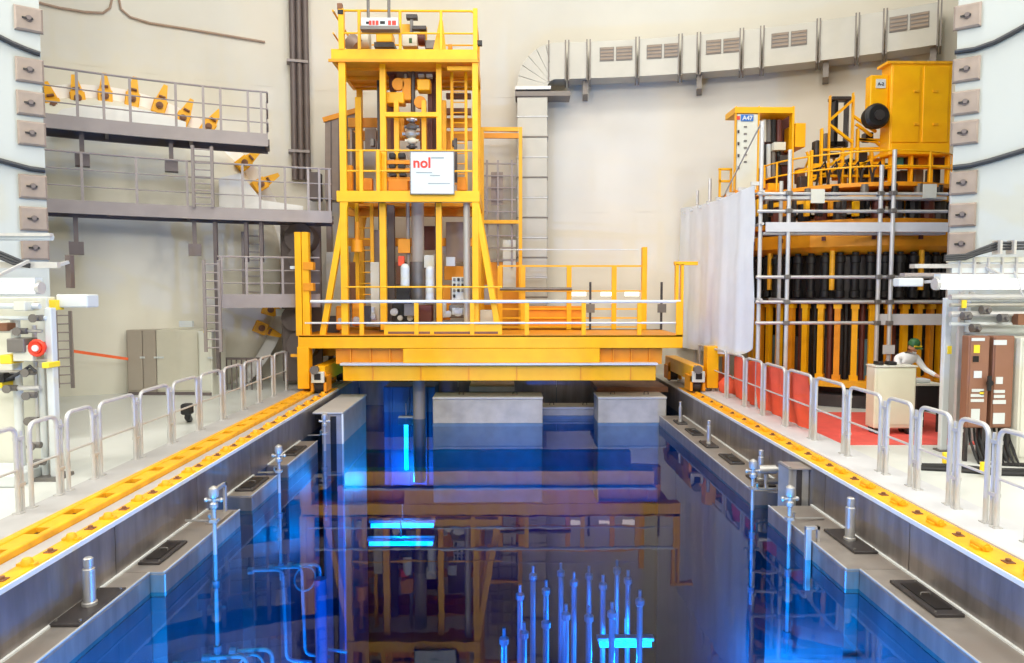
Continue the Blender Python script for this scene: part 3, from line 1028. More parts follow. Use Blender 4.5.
for u in (590, 661):
    xx = X_(u, YR)
    MB().box(xx - 0.03, xx + 0.03, YR - 0.1, YR - 0.04, zt, Z_(282, YR)).build('instrument_post', 'dark_steel', br)
    MB().box(xx - 0.12, xx + 0.12, YR - 0.18, YR - 0.1, zt + 0.5, zt + 0.75).build('instrument_box', 'motor_grey', br)
for u in (572, 601, 625):
    boxp('strip_lamp', 'strip_light', br, pbox(u, u + 14, 292, 296, YR + 0.1, YR + 0.14))
tubep('upper_bar', 'weld_white', br, [(X_(500, YR), YR + 0.3, Z_(249, YR)), (X_(640, YR), YR + 0.3, Z_(249, YR))], 0.018, 6)

# ================================================================== TOWER TROLLEY ON THE BRIDGE
YT0, YT1 = 18.12, 20.7
tw = thing('tower_trolley', (X_(411, 19), 19.4, zt), 'tall yellow hoist tower trolley standing on the bridge', 'machine')


def tp(name, u0, u1, v0, v1, y0=YT0, y1=None, m='yellow_paint', bevel=0.006, parent=tw):
    return boxp(name, m, parent, pbox(u0, u1, v0, v1, y0, y1 if y1 is not None else y0 + 0.16), bevel=bevel)


zd1, zd1t = Z_(62, YT0), Z_(49.5, YT0)
xa, xb = X_(334.5, YT0), X_(478, YT0)
boxp('upper_deck', 'yellow_paint', tw, (xa, xb, YT0, YT0 + 0.1, zd1, zd1t), (xa, xa + 0.1, YT0 + 0.102, YT1 - 0.102, zd1, zd1t), (xb - 0.1, xb, YT0 + 0.102, YT1 - 0.102, zd1, zd1t), (xa, xb, YT1 - 0.1, YT1, zd1, zd1t), bevel=0.006)
boxp('upper_floor', 'orange_paint', tw, (xa + 0.1, xb - 0.1, YT0 + 0.1, YT1 - 0.1, zd1 + 0.05, zd1 + 0.12))
for yy in (18.8, 19.6, 20.2):
    boxp('floor_beam', 'orange_paint', tw, (xa + 0.1, xb - 0.1, yy, yy + 0.1, zd1 - 0.02, zd1 + 0.05))
boxp('deck_edge', 'orange_paint', tw, (xa - 0.06, xb + 0.03, YT0 - 0.05, YT0, zd1 - 0.02, zd1 + 0.05))
zd2, zd2t = Z_(202, YT0), Z_(191, YT0)
xc, xd = X_(338, YT0), X_(480, YT0)
boxp('middle_deck', 'yellow_paint', tw, (xc, xd, YT0 - 0.02, YT0 + 0.1, zd2, zd2t), (xc, xc + 0.1, YT0 + 0.102, YT1 - 0.102, zd2, zd2t), (xd - 0.1, xd, YT0 + 0.102, YT1 - 0.102, zd2, zd2t), (xc, xd, YT1 - 0.1, YT1, zd2, zd2t), bevel=0.006)
boxp('middle_floor', 'orange_paint', tw, (xc + 0.1, xd - 0.1, YT0 + 0.1, YT0 + 0.75, zd2 + 0.1, zd2 + 0.16), (xc + 0.1, xd - 0.1, YT1 - 0.8, YT1 - 0.1, zd2 + 0.1, zd2 + 0.16))
# corner posts between the decks
tp('corner_post', 340, 345, 62, 191, y1=YT0 + 0.13)
tp('corner_post', 472.5, 478, 62, 191, y1=YT0 + 0.13)
for u in (342.5, 475):
    xx = X_(u, YT0)
    boxp('rear_post', 'yellow_paint', tw, (xx - 0.08, xx + 0.08, YT1 - 0.16, YT1, zt, zd1), bevel=0.006)
boxp('rear_panel', 'brown_panel', tw, (X_(343, YT0) - 0.05, X_(343, YT0), YT0 + 1.3, YT1 - 0.16, zd2t, Z_(118, YT0)))
# mast frame
for u in (383, 439):
    tp('mast_post', u - 2.3, u + 2.3, 62, 191, YT0 + 0.35)
    tp('mast_post', u - 2.5, u + 2.5, 203, 330, YT0 + 0.35)
    xx = X_(u, YT0 + 1.6)
    boxp('mast_rear_post', 'dark_steel', tw, (xx - 0.09, xx + 0.09, YT0 + 1.5, YT0 + 1.66, zt, zd1))
tp('mast_crossbar', 385, 438, 112, 116.5, YT0 + 0.33)
for vv in (160, 168, 177):
    tp('mast_crossbar', 386, 412, vv, vv + 4, YT0 + 0.5, m='orange_paint')
for u in (396.5, 424):
    tp('guide_bar', u - 2, u + 2, 100, 190, YT0 + 0.6)
# lower legs
for (ua, ub, vv) in ((346.5, 323, 335), (475.5, 499, 335)):
    p, q = V(ua, 198, YT0 + 0.08), V(ub, vv, YT0 + 0.08)
    barp('raking_leg', 'yellow_paint', tw, p, q, 0.15, 0.15, bevel=0.006)
    p2, q2 = p + Vector((0, YT1 - YT0 - 0.16, 0)), q + Vector((0, YT1 - YT0 - 0.16, 0))
    barp('raking_leg', 'yellow_paint', tw, p2, q2, 0.15, 0.15, bevel=0.006)
tp('lower_post', 341.5, 346.5, 202, 335)
tp('lower_post', 472.5, 478.5, 202, 335)
tp('trolley_beam', 384, 502, 323, 335, YT0 - 0.06, YT0 + 0.3)
tp('beam_slot', 388, 430, 331.5, 334, YT0 - 0.07, YT0 - 0.05, m='rust_brown')
tp('beam_slot', 434, 498, 331.5, 334, YT0 - 0.07, YT0 - 0.05, m='rust_brown')
tp('trolley_beam', 320, 502, 327, 335, YT1 - 0.3, YT1, m='orange_paint')
# rear cross members seen through the frame
tp('rear_beam', 348, 475, 118, 127, YT1 - 0.1, YT1, m='orange_paint')
tp('rear_beam', 348, 475, 131, 140, YT1 - 0.1, YT1, m='orange_paint')
tp('rear_beam', 348, 475, 206, 216, YT1 - 0.2, YT1, m='orange_paint')
tp('rear_beam', 348, 475, 238, 246, YT1 - 0.2, YT1, m='orange_paint')
tp('lower_panel', 446, 470, 222, 262, YT1 - 0.25, YT1 - 0.2, m='brown_panel')
tp('lower_panel', 418, 436, 226, 250, YT1 - 0.3, YT1 - 0.25, m='maroon')
tp('lower_panel', 398, 410, 239, 253, YT0 + 1.0, YT0 + 1.2, m='orange_paint')
tp('lower_panel', 327, 348, 252, 330, YT1 - 0.4, YT1 - 0.1, m='cabinet_beige')
tp('lower_panel', 371, 379, 262, 325, YT0 + 0.9, YT0 + 1.1, m='cabinet_beige')
# top guard rail
for (u0, u1) in ((338.5, 343.5), (473, 477.5)):
    tp('guard_post', u0, u1, 8, 50, YT0, YT0 + 0.14)
for u in (359, 400, 441):
    tp('guard_post', u - 1.3, u + 1.3, 10, 50, YT0, YT0 + 0.06)
zg, zg2 = Z_(10.5, YT0), Z_(33, YT0)
tubep('guard_rail', 'yellow_paint', tw, rounded([(X_(345, YT0), YT0 + 0.05, zg), (X_(476, YT0), YT0 + 0.05, zg), (X_(476, YT0), YT0 + 0.05, zg - 0.3)], 0.15, 4), 0.03, 8)
tubep('guard_rail', 'yellow_paint', tw, [(X_(345, YT0), YT0 + 0.05, zg2), (X_(476, YT0), YT0 + 0.05, zg2)], 0.024, 8)
for xx in (xa + 0.05, xb - 0.05):
    tubep('guard_rail', 'yellow_paint', tw, [(xx, YT0 + 0.05, zg), (xx, YT1 - 0.05, zg), (xx, YT1 - 0.05, zd1t)], 0.028, 8)
    tubep('guard_rail', 'yellow_paint', tw, [(xx, YT0 + 0.05, zg2), (xx, YT1 - 0.05, zg2)], 0.022, 8)
for zz in (zg, zg2):
    tubep('guard_rail', 'yellow_paint', tw, [(xa + 0.05, YT1 - 0.05, zz), (xb - 0.05, YT1 - 0.05, zz)], 0.024, 8)
MB().prism([V(433, 50, YT0 + 0.2), V(446, 50, YT0 + 0.2), V(443, 22, YT0 + 0.2), V(441, 12, YT0 + 0.2), V(439, 22, YT0 + 0.2)], (0, 0.08, 0)).build('gusset_post', 'yellow_paint', tw)
tp('warning_light', 337, 342, 3, 9, YT0, YT0 + 0.12, m='rust_brown')
tp('warning_light', 337.5, 343, 9.5, 14, YT0 - 0.02, YT0 + 0.12, m='black')
tp('buffer', 477, 482, 40, 45, YT0, YT0 + 0.12, m='black')
# machinery on the top deck
yt = YT0 + 0.9
MB().cyl(V(349, 40, yt), V(357, 47, yt), 0.22, 14).build('cable_drum', 'brown_panel', tw)
MB().cyl(V(357, 40, yt + 0.2), V(370, 40, yt + 0.2), 0.24, 14).box(*pbox(358, 368, 29, 47, yt + 0.1, yt + 0.5)).build('winch', 'pale_panel', tw, bevel=0.01)
tp('gear_case', 376, 392, 31, 42, yt, yt + 0.5, m='yellow_paint', bevel=0.02)
tp('gear_foot', 374, 394, 42, 47, yt, yt + 0.5, m='dark_steel')
tp('control_box', 402, 417, 34, 46, yt - 0.3, yt, m='pale_panel', bevel=0.015)
tp('control_window', 409, 412, 38, 43, yt - 0.31, yt - 0.3, m='helmet_green')
MB().cyl(V(417, 39, yt), V(425, 39, yt), 0.16, 14).build('motor', 'maroon', tw)
tp('bearing', 425, 436, 40, 49, yt, yt + 0.4, m='motor_grey', bevel=0.02)
tp('sensor', 406, 417, 14, 18, yt, yt + 0.2, m='dark_steel')
tp('sensor_stem', 410, 413, 18, 34, yt + 0.05, yt + 0.12, m='motor_grey')
tp('sensor', 412, 426, 25.5, 29, yt - 0.1, yt + 0.1, m='dark_steel')
tp('upright_plate', 402, 410, 24, 34, yt + 0.2, yt + 0.25)
tp('upright_plate', 420, 427, 27, 46, yt + 0.2, yt + 0.25)
tp('small_box', 448, 452, 44, 49, yt, yt + 0.2, m='orange_paint')
# hoist block inside the mast
yh = YT0 + 0.75
tp('hoist_beam', 386, 436, 66, 72, yh, yh + 0.5, m='maroon')
tp('hoist_block', 386, 404, 92, 103, yh - 0.1, yh + 0.3, m='yellow_paint', bevel=0.02)
tp('hoist_block', 402, 411, 78, 100, yh - 0.05, yh + 0.3, m='orange_paint', bevel=0.02)
tp('hoist_block', 417, 430, 79, 90, yh - 0.1, yh + 0.3, m='yellow_paint', bevel=0.02)
MB().cyl(V(413, 72, yh), V(413, 112, yh), 0.06, 10).build('chain', 'dark_steel', tw)
for (u, v) in ((398, 84), (420, 102)):
    p = V(u, v, yh - 0.05)
    MB().cyl(p, p + Vector((0, 0.12, 0)), 0.16, 16).build('pulley', 'orange_paint', tw)
for q, (u, v, rr) in enumerate([(412, 120, .10), (412, 127, .14), (411, 134, .16), (412, 141, .13), (412, 147, .10)]):
    p = V(u, v, yh)
    MB().ball(p, rr * 1.1, rr, rr * 0.8, 10, 6).cyl(p + Vector((-rr * 1.4, -0.03, 0)), p + Vector((rr * 1.4, -0.03, 0)), rr * 0.3, 8).build('gripper_head', ('steel', 'motor_grey', 'steel', 'pale_panel', 'dark_steel')[q], tw)
for u in (393, 430):
    tp('cable_chain', u - 2, u + 2, 72, 150, yh + 0.3, yh + 0.42, m='maroon')
# telescopic mast going down into the water
pm = V(418, 250, 19.2)
MB().cyl((pm.x, 19.2, Z_(203, 19.2)), (pm.x, 19.2, -2.6), 0.17, 20).build('telescopic_mast', 'cabinet_grey', tw)
MB().cyl((pm.x, 19.2, Z_(300, 19.2)), (pm.x, 19.2, Z_(262, 19.2)), 0.22, 20).build('mast_collar', 'motor_grey', tw)
MB().cyl((pm.x - 0.28, 19.3, zt), (pm.x - 0.28, 19.3, 5.1), 0.05, 8).build('guide_cable', 'cabinet_grey', tw)
# service equipment on the trolley floor
ye = YT0 + 0.6
MB().cyl(V(405, 300, ye), V(405, 268, ye), 0.12, 14).ball(V(405, 268, ye), 0.12).build('gas_bottle', 'white_paint', tw)
MB().cyl(V(430, 300, ye), V(430, 270, ye), 0.12, 14).ball(V(430, 270, ye), 0.12).build('gas_bottle', 'white_paint', tw)
tp('pump_box', 392, 412, 302, 322, ye, ye + 0.4, m='black_metal', bevel=0.02)
tp('pump_box', 416, 432, 305, 322, ye, ye + 0.4, m='maroon', bevel=0.02)
MB().cyl(V(371, 307, ye), V(371, 320, ye), 0.11, 12).cyl(V(366, 318, ye), V(376, 318, ye), 0.06, 8).build('valve', 'white_paint', tw)
tp('terminal_board', 452, 466, 277, 300, ye, ye + 0.1, m='pale_panel')
for q in range(10):
    u, v = 453 + (q % 3) * 4.2, 278 + (q // 3) * 5.5
    tp('terminal', u, u + 2.4, v, v + 3, ye - 0.06, ye, m='black_metal' if q % 2 else 'motor_grey')
tp('terminal_box', 446, 455, 257, 266, ye + 0.5, ye + 0.7, m='white_paint')
tp('junction', 449, 468, 305, 318, ye, ye + 0.25, m='motor_grey', bevel=0.02)
tp('junction_cover', 452, 464, 308, 315, ye - 0.02, ye, m='white_paint')
MB().cyl((X_(467, YT0 + 0.3), YT0 + 0.3, zt), (X_(467, YT0 + 0.3), YT0 + 0.3, zd2), 0.09, 12).build('riser_pipe', 'duct_metal', tw)
tp('drive_unit', 352, 363, 300, 326, ye, ye + 0.4, m='orange_paint', bevel=0.03)
tp('drive_unit', 336, 346, 306, 330, ye - 0.2, ye + 0.1, m='orange_paint', bevel=0.03)
MB().cyl(V(357, 240, ye), V(357, 252, ye), 0.16, 12).cyl(V(357, 222, ye), V(357, 240, ye), 0.06, 10).build('hanging_motor', 'orange_paint', tw)
# middle railing
for vv in (150.5, 171):
    zz = Z_(vv, YT0)
    tubep('middle_rail', 'yellow_paint', tw, [(X_(345, YT0), YT0 + 0.04, zz), (X_(473, YT0), YT0 + 0.04, zz)], 0.026, 8)
for u in (361, 378, 449):
    tp('middle_post', u - 1.6, u + 1.6, 150, 191, YT0, YT0 + 0.07)
tp('inner_post', 356, 361, 97, 190, YT0 + 1.2, YT0 + 1.36)
tp('inner_post', 377, 381, 150, 190, YT0 + 0.8, YT0 + 0.95)
tp('switch_box', 360, 372, 178, 190, YT0 + 0.5, YT0 + 0.7, m='orange_paint')
tp('gear_box', 388, 408, 180, 191, YT0 + 0.5, YT0 + 0.9, m='orange_paint', bevel=0.02)
tp('switch_box', 457, 466, 177, 190, YT0 + 0.5, YT0 + 0.7, m='orange_paint')
tp('cable_guide', 454, 457, 138, 182, YT0 + 0.4, YT0 + 0.5, m='dark_steel')
# ladder at the right of the mast
yl = YT0 + 0.9
for u in (452, 466):
    tp('ladder_rail', u - 1.2, u + 1.2, 62, 190, yl, yl + 0.06)
for q in range(13):
    zz = Z_(190, yl) + 0.27 * (q + 0.6)
    tubep('ladder_rung', 'yellow_paint', tw, [(X_(452, yl), yl + 0.03, zz), (X_(466, yl), yl + 0.03, zz)], 0.016, 6)
tp('hinge_bar', 447, 474, 66, 70, YT0 + 0.2, YT0 + 0.3)
# left lower ladder
yl = YT0 + 1.0
for u in (357, 372):
    tp('ladder_rail', u - 1.2, u + 1.2, 203, 300, yl, yl + 0.06)
for q in range(8):
    zz = Z_(300, yl) + 0.3 * (q + 0.5)
    tubep('ladder_rung', 'yellow_paint', tw, [(X_(357, yl), yl + 0.03, zz), (X_(372, yl), yl + 0.03, zz)], 0.016, 6)

# more gear inside the tower
for (u0, u1, v0, v1, dy, m_) in ((389, 396, 74, 90, 1.2, 'maroon'), (430, 436, 78, 150, 1.3, 'maroon'), (387, 392, 104, 150, 1.25, 'rust_brown'), (404, 407, 72, 80, 0.9, 'steel'), (418, 424, 70, 77, 0.9, 'white_paint'), (426, 432, 70, 77, 0.9, 'white_paint'), (398, 404, 118, 138, 0.9, 'orange_paint'), (420, 428, 114, 150, 1.0, 'rust_brown'), (389, 395, 153, 158, 0.45, 'black'), (398, 405, 153, 158, 0.45, 'black'), (389, 395, 164, 168, 0.45, 'black'), (398, 405, 164, 168, 0.45, 'black'), (389, 396, 173, 176, 0.45, 'black'), (399, 406, 173, 176, 0.45, 'black'), (376, 381, 152, 190, 0.2, 'yellow_paint'), (365, 376, 128, 150, 2.2, 'brown_panel'), (446, 452, 140, 190, 1.6, 'orange_paint'), (370, 374, 138, 146, 1.2, 'motor_grey'), (452, 456, 140, 146, 0.8, 'dark_steel'), (346, 352, 165, 190, 0.5, 'orange_paint'), (440, 446, 100, 150, 0.9, 'worn_yellow'), (446, 471, 108, 114, 1.9, 'rust_brown'), (446, 471, 93, 98, 2.2, 'rust_brown')):
    tp('gear_unit', u0, u1, v0, v1, YT0 + dy, YT0 + dy + 0.18, m=m_, bevel=0.012)
for (u0, u1, v0, v1, dy, m_) in ((350, 356, 262, 300, 1.3, 'rust_brown'), (374, 380, 230, 262, 1.4, 'brown_panel'), (388, 394, 205, 325, 1.7, 'walkway_dark'), (396, 410, 262, 285, 1.5, 'rust_brown'), (398, 404, 256, 266, 0.9, 'red_cloth'), (424, 434, 255, 268, 0.9, 'pale_panel'), (426, 434, 262, 300, 1.3, 'duct_metal'), (444, 470, 266, 280, 1.8, 'orange_paint'), (440, 450, 285, 320, 1.2, 'orange_paint'), (380, 386, 300, 322, 0.9, 'pale_panel'), (362, 370, 306, 322, 0.3, 'dark_steel'), (436, 446, 302, 318, 0.8, 'white_paint'), (396, 410, 286, 300, 0.4, 'black_metal'), (480, 496, 310, 334, 0.6, 'pale_panel'), (484, 494, 285, 305, 1.4, 'walkway_grey'), (324, 338, 316, 334, 0.9, 'dark_steel'), (404, 416, 304, 316, 0.2, 'motor_grey')):
    tp('gear_unit', u0, u1, v0, v1, YT0 + dy, YT0 + dy + 0.18, m=m_, bevel=0.012)
for (u, v, r_) in ((394, 312, 0.1), (400, 318, 0.07), (458, 312, 0.12), (448, 314, 0.09), (372, 316, 0.09), (340, 320, 0.1), (356, 320, 0.09), (410, 318, 0.08)):
    p = V(u, v, YT0 + 0.42)
    MB().cyl(p, p + Vector((0, 0.14, 0)), r_, 14).cyl(p + Vector((0, -0.03, 0)), p, r_ * 0.55, 12).build('gauge', 'steel', tw)

# sign on the tower
bb = pbox(411, 453.5, 152, 193.5, YT0 - 0.10, YT0 - 0.06)
sg = thing('sign_board', ((bb[0] + bb[1]) / 2, YT0 - 0.08, bb[4]), 'square white sign with red letters on the tower railing', 'sign')
boxp('board', 'white_paint', sg, bb)
wd = 0.022
boxp('frame', 'motor_grey', sg, (bb[0] - wd, bb[0], bb[2] - .01, bb[3], bb[4] - wd, bb[5] + wd), (bb[1], bb[1] + wd, bb[2] - .01, bb[3], bb[4] - wd, bb[5] + wd), (bb[0], bb[1], bb[2] - .01, bb[3], bb[4] - wd, bb[4]), (bb[0], bb[1], bb[2] - .01, bb[3], bb[5], bb[5] + wd))
p = V(413, 167.5, YT0 - 0.10)
text('lettering', 'nol', 0.36, 'red_print', sg, (p.x, YT0 - 0.104, p.z), (1, 0, 0), (0, 0, 1))
for (u0, u1, v0, v1) in ((431, 444, 157, 158.6), (428, 450, 183, 183.9), (416, 432, 172, 173), (430, 440, 175, 176)):
    boxp('print_line', 'grey_print', sg, pbox(u0, u1, v0, v1, YT0 - 0.105, YT0 - 0.10))
# hanging load display
bb = pbox(361, 398, 17.5, 26, YT0 - 0.35, YT0 - 0.15)
dp = thing('display_board', ((bb[0] + bb[1]) / 2, YT0 - 0.25, bb[4] - 0.08), 'small white display with red figures hung on two grey rods above the tower', 'display')
boxp('case', 'white_paint', dp, bb, bevel=0.012)
boxp('base', 'motor_grey', dp, pbox(360, 399, 26, 29, YT0 - 0.37, YT0 - 0.13))
boxp('arrow_mark', 'black', dp, pbox(366, 369, 21.5, 24, YT0 - 0.355, YT0 - 0.35), pbox(380, 385, 21, 24, YT0 - 0.355, YT0 - 0.35))
for (u0, u1) in ((369, 371.5), (372.3, 374.8), (375.6, 378.5), (388, 391), (392, 396)):
    boxp('figure', 'red_print', dp, pbox(u0, u1, 20.5, 25, YT0 - 0.355, YT0 - 0.35))
for u in (368.3, 389):
    xx = X_(u, YT0 - 0.25, 17)
    cylp('rod', 'motor_grey', dp, (xx, YT0 - 0.25, bb[5]), (xx, YT0 - 0.25, 21.0), 0.038, 10)
# ================================================================== BACK OF THE HALL
# caged stair platform behind the tower
YC = 21.4
cg = thing('stair_cage', (X_(430, YC), YC, 0), 'yellow framed stair cage against the round wall behind the tower', 'stair')
for u in (482, 520.5):
    boxp('frame_post', 'yellow_paint', cg, pbox(u - 1.8, u + 1.8, 127, 330, YC, YC + 0.12))
boxp('frame_beam', 'yellow_paint', cg, pbox(484, 518.6, 127, 131, YC + 0.01, YC + 0.11))
boxp('frame_beam', 'orange_paint', cg, pbox(484, 518.6, 133, 138, YC + 0.01, YC + 0.1))
boxp('frame_beam', 'yellow_paint', cg, pbox(484, 518.6, 220, 223.5, YC + 0.01, YC + 0.11))
for u in (487, 498, 512):
    boxp('grey_upright', 'walkway_grey', cg, pbox(u - 0.9, u + 0.9, 160, 268, YC + 0.2, YC + 0.28))
for k in range(9):
    vv = 163 + k * 12
    boxp('grey_bar', 'walkway_grey', cg, pbox(482, 516, vv, vv + 1.3, YC + 0.22, YC + 0.26))
boxp('back_panel', 'brown_panel', cg, pbox(491, 503, 172, 205, YC + 0.3, YC + 0.34))
boxp('back_panel', 'pale_panel', cg, pbox(503, 516, 240, 290, YC + 0.25, YC + 0.29))
boxp('lower_panel', 'orange_paint', cg, pbox(484, 520, 262, 330, YC + 0.3, YC + 0.34))
# grey service box left of the tower
sb = thing('service_box', (X_(340, 21.0), 21.2, 3.0), 'brown grey wall box with a sloping yellow edge behind the tower', 'cabinet')
a, b_, c, d = V(325, 200, 21.0), V(325, 122, 21.0), V(358, 112, 21.0), V(358, 200, 21.0)
MB().prism([a, d, c, b_], (0, 0.6, 0)).build('body', 'brown_panel', sb)
barp('edge_strip', 'orange_paint', sb, b_ + Vector((-0.05, -0.02, 0.05)), c + Vector((0, -0.02, 0.05)), 0.08, 0.14)
for k in range(3):
    u = 331 + k * 8
    barp('fold', 'pipe_brown', sb, V(u, 200, 20.98), V(u, 121 - k * 2, 20.98), 0.03)
boxp('post', 'brown_panel', sb, (a.x, a.x + 0.15, 21.1, 21.25, 0, a.z), (d.x - 0.15, d.x, 21.1, 21.25, 0, a.z))

# equipment hatch in the round wall
HT = th_(112)
RH = 21.8
HZ = onwall(112, 268, RH).z
HR = 4.75
hm = frame(HT, RH, HZ) @ Matrix.Rotation(R(90), 4, 'X')      # lathe axis points to the hall centre
ht = thing('equipment_hatch', (RH * math.sin(HT), RH * math.cos(HT), 0.0), 'huge cream domed hatch in the round wall behind the grey walkways', 'hatch')
prof = []
for k in range(13):
    a = k / 12
    prof.append((max(0.001, HR * 0.93 * math.sin(a * PI / 2)), 0.25 + 1.0 * math.cos(a * PI / 2)))
MB(hm).lathe((0, 0, 0), prof, 64).build('dome', 'hatch_cream', ht)
MB(hm).lathe((0, 0, 0), [(HR * 0.93, -1.6), (HR * 0.93, 0.25), (HR, 0.25), (HR, 0.0), (HR * 0.97, -0.1), (HR * 0.97, -1.6)], 64).build('rim', 'hatch_white', ht)
# white lagging panel on the sleeve at the right of the hatch
pp = [onwall(u, v, 20.55) for u, v in ((219, 178), (240, 173), (262, 200), (303, 206), (303, 216), (219, 216))]
MB().prism(pp, (0.06 * math.sin(HT), 0.06 * math.cos(HT), 0)).build('sleeve_or_lit_top', 'hatch_white', ht)
pp = [onwall(u, v, 20.6) for u, v in ((52, 118), (62, 109), (80, 106), (105, 105), (130, 107), (155, 112), (186, 122), (186, 128), (52, 128))]
MB().prism(pp, (0.06 * math.sin(HT), 0.06 * math.cos(HT), 0)).build('sleeve_or_lit_top', 'hatch_white', ht)  # dome top catching light from above, drawn as an added white panel
# yellow clamps around the rim
HC = []
for i, (u, v) in enumerate([(52, 100), (77, 93), (105, 91), (133, 94), (161, 101), (185, 114), (211, 123), (248, 160), (265, 182), (275, 311), (266, 330)]):
    p = onwall(u, v, RH - 0.35)
    ang = math.atan2((p.z - HZ), (p - Vector((RH * math.sin(HT), RH * math.cos(HT), HZ))).dot(Vector((math.cos(HT), -math.sin(HT), 0))))
    mx = Matrix.Translation(p) @ frame(HT, 0, 0).to_3x3().to_4x4() @ Matrix.Rotation(-(ang - PI / 2), 4, 'Y')
    lab = 'yellow hatch clamp above the upper walkway, %s from the left wall' % ORD[i] if i < 7 else ['yellow hatch clamp below the right end of the upper walkway', 'yellow hatch clamp just above the middle walkway', 'dark yellow hatch clamp below the lower walkway, upper one', 'dark yellow hatch clamp below the lower walkway, lower one'][i - 7]
    c = thing('hatch_clamp', p, lab, 'clamp', 'yellow clamps around the hatch rim')
    m_ = 'yellow_paint' if i < 9 else 'worn_yellow'
    MB(mx).box(-0.17, 0.17, -0.1, 0.35, -0.36, 0.02).build('body', m_, c, bevel=0.02)
    MB(mx).prism([(-0.14, -0.05, 0.02), (0.14, -0.05, 0.02), (0.05, -0.05, 0.45), (-0.05, -0.05, 0.45)], (0, 0.16, 0)).build('arm', m_, c)
    MB(mx).cyl((0, -0.16, -0.15), (0, -0.1, -0.15), 0.09, 10).cyl((0, -0.2, -0.15), (0, -0.16, -0.15), 0.05, 6).build('bolt', 'rust_brown', c)
    MB(mx).cyl((-0.08, -0.09, 0.1), (0.08, -0.09, 0.1), 0.035, 8).build('pin', 'rust_brown', c)


# grey walkways on the round wall
def walkway(name, lab, u0, u1, r0, r1, vdeck_u, thick, rails, post_us, rail_h, brackets=(), end_rail=False):
    t0, t1 = th_(u0), th_(u1)
    zt_ = onwall(vdeck_u[0], vdeck_u[1], r0).z
    tm = (t0 + t1) / 2
    t = thing(name, (r0 * math.sin(tm), r0 * math.cos(tm), zt_ - thick), lab, 'walkway')
    MB().arcslab(r0, r0 + 0.08, t0, t1, zt_ - thick, zt_ + 0.05).build('fascia', 'walkway_grey', t)
    MB().arcslab(r0 + 0.08, r1, t0, t1, zt_ - 0.08, zt_ - 0.02).build('deck', 'walkway_dark', t)
    MB().arcslab(r1 - 0.08, r1, t0, t1, zt_ - thick, zt_ - 0.08).build('rear_beam', 'walkway_dark', t)
    n = max(2, int((t1 - t0) * r0 / 1.5))
    for k in range(n + 1):
        tt = t0 + (t1 - t0) * k / n
        mx = frame(tt, 0, 0)
        MB(mx).box(-0.04, 0.04, r0 + 0.08, r1 - 0.08, zt_ - thick + 0.05, zt_ - 0.08).build('cross_beam', 'walkway_dark', t)
    for f in rails:
        MB().arctube(r0 + 0.05, t0, t1, zt_ + rail_h * f, 0.026 if f == 1 else 0.016).build('rail', 'walkway_grey', t)
    for u in post_us:
        MB(frame(th_(u), 0, 0)).box(-0.03, 0.03, r0 + 0.03, r0 + 0.08, zt_, zt_ + rail_h).build('rail_post', 'walkway_grey', t)
    if end_rail:
        for f in rails:
            tubep('end_rail', 'walkway_grey', t, [((r0 + 0.05) * math.sin(t1), (r0 + 0.05) * math.cos(t1), zt_ + rail_h * f), ((r1) * math.sin(t1), (r1) * math.cos(t1), zt_ + rail_h * f)], 0.024, 6)
        MB(frame(t1, 0, 0)).box(-0.04, 0.0, r1 - 0.1, r1, zt_, zt_ + rail_h).build('rail_post', 'walkway_grey', t)
    for u, vb in brackets:
        p = onwall(u, vb, r0 + 0.3)
        mx = frame(th_(u), 0, 0)
        MB(mx).box(-0.05, 0.05, r0 + 0.25, r0 + 0.38, p.z, zt_ - thick).build('hanger', 'walkway_dark', t)
        MB(mx).box(-0.15, 0.15, r0 + 0.15, r0 + 0.45, p.z - 0.3, p.z).build('hanger_foot', 'walkway_dark', t)
    return zt_


walkway('walkway', 'upper grey walkway with railing over the domed hatch', 20, 271, 19.2, 20.3, (150, 126), 0.27, (1, 0.62, 0.3), (84, 110, 136, 181, 208, 225, 252, 265), 1.1, ((87, 154), (175, 160)), True)
walkway('walkway', 'middle grey walkway with railing reaching the tower', 22, 333, 19.2, 20.3, (150, 206), 0.26, (1, 0.66, 0.33), (86, 140, 190, 245, 262, 287, 310, 321, 331), 1.15, ((78, 242), (196, 244)))
walkway('walkway', 'short lower grey walkway left of the bridge', 218, 320, 19.2, 20.4, (260, 296), 0.30, (1, 0.66, 0.33), (222, 247, 262, 283), 1.0, ())


def ladder(lab, u0, u1, v0, v1, r, n, m='walkway_grey', hoop=False, Y=None):
    f = (lambda u, v: V(u, v, Y)) if Y else (lambda u, v: onwall(u, v, r))
    a, b_ = f(u0, v1), f(u1, v1)
    top = f((u0 + u1) / 2, v0).z
    t = thing('ladder', (a + b_) / 2, lab, 'ladder')
    for p in (a, b_):
        barp('stile', m, t, p, (p.x, p.y, top), 0.07, 0.05)
    for k in range(n):
        z = a.z + (top - a.z) * (k + 0.5) / n
        tubep('rung', m, t, [(a.x, a.y, z), (b_.x, b_.y, z)], 0.018, 6)
    return t


ladder('grey ladder between the upper and the middle walkway', 194, 213, 146, 207, 19.1, 9)
ladder('grey ladder standing left of the lower walkway', 206, 221, 260, 352, 18.6, 11)
ladder('grey mesh ladder above the lower walkway beside the hatch rim', 244, 262, 232, 296, 20.4, 8)
ladder('short grey ladder on the floor behind the white valve column', 58, 73, 311, 388, 19.6, 9)
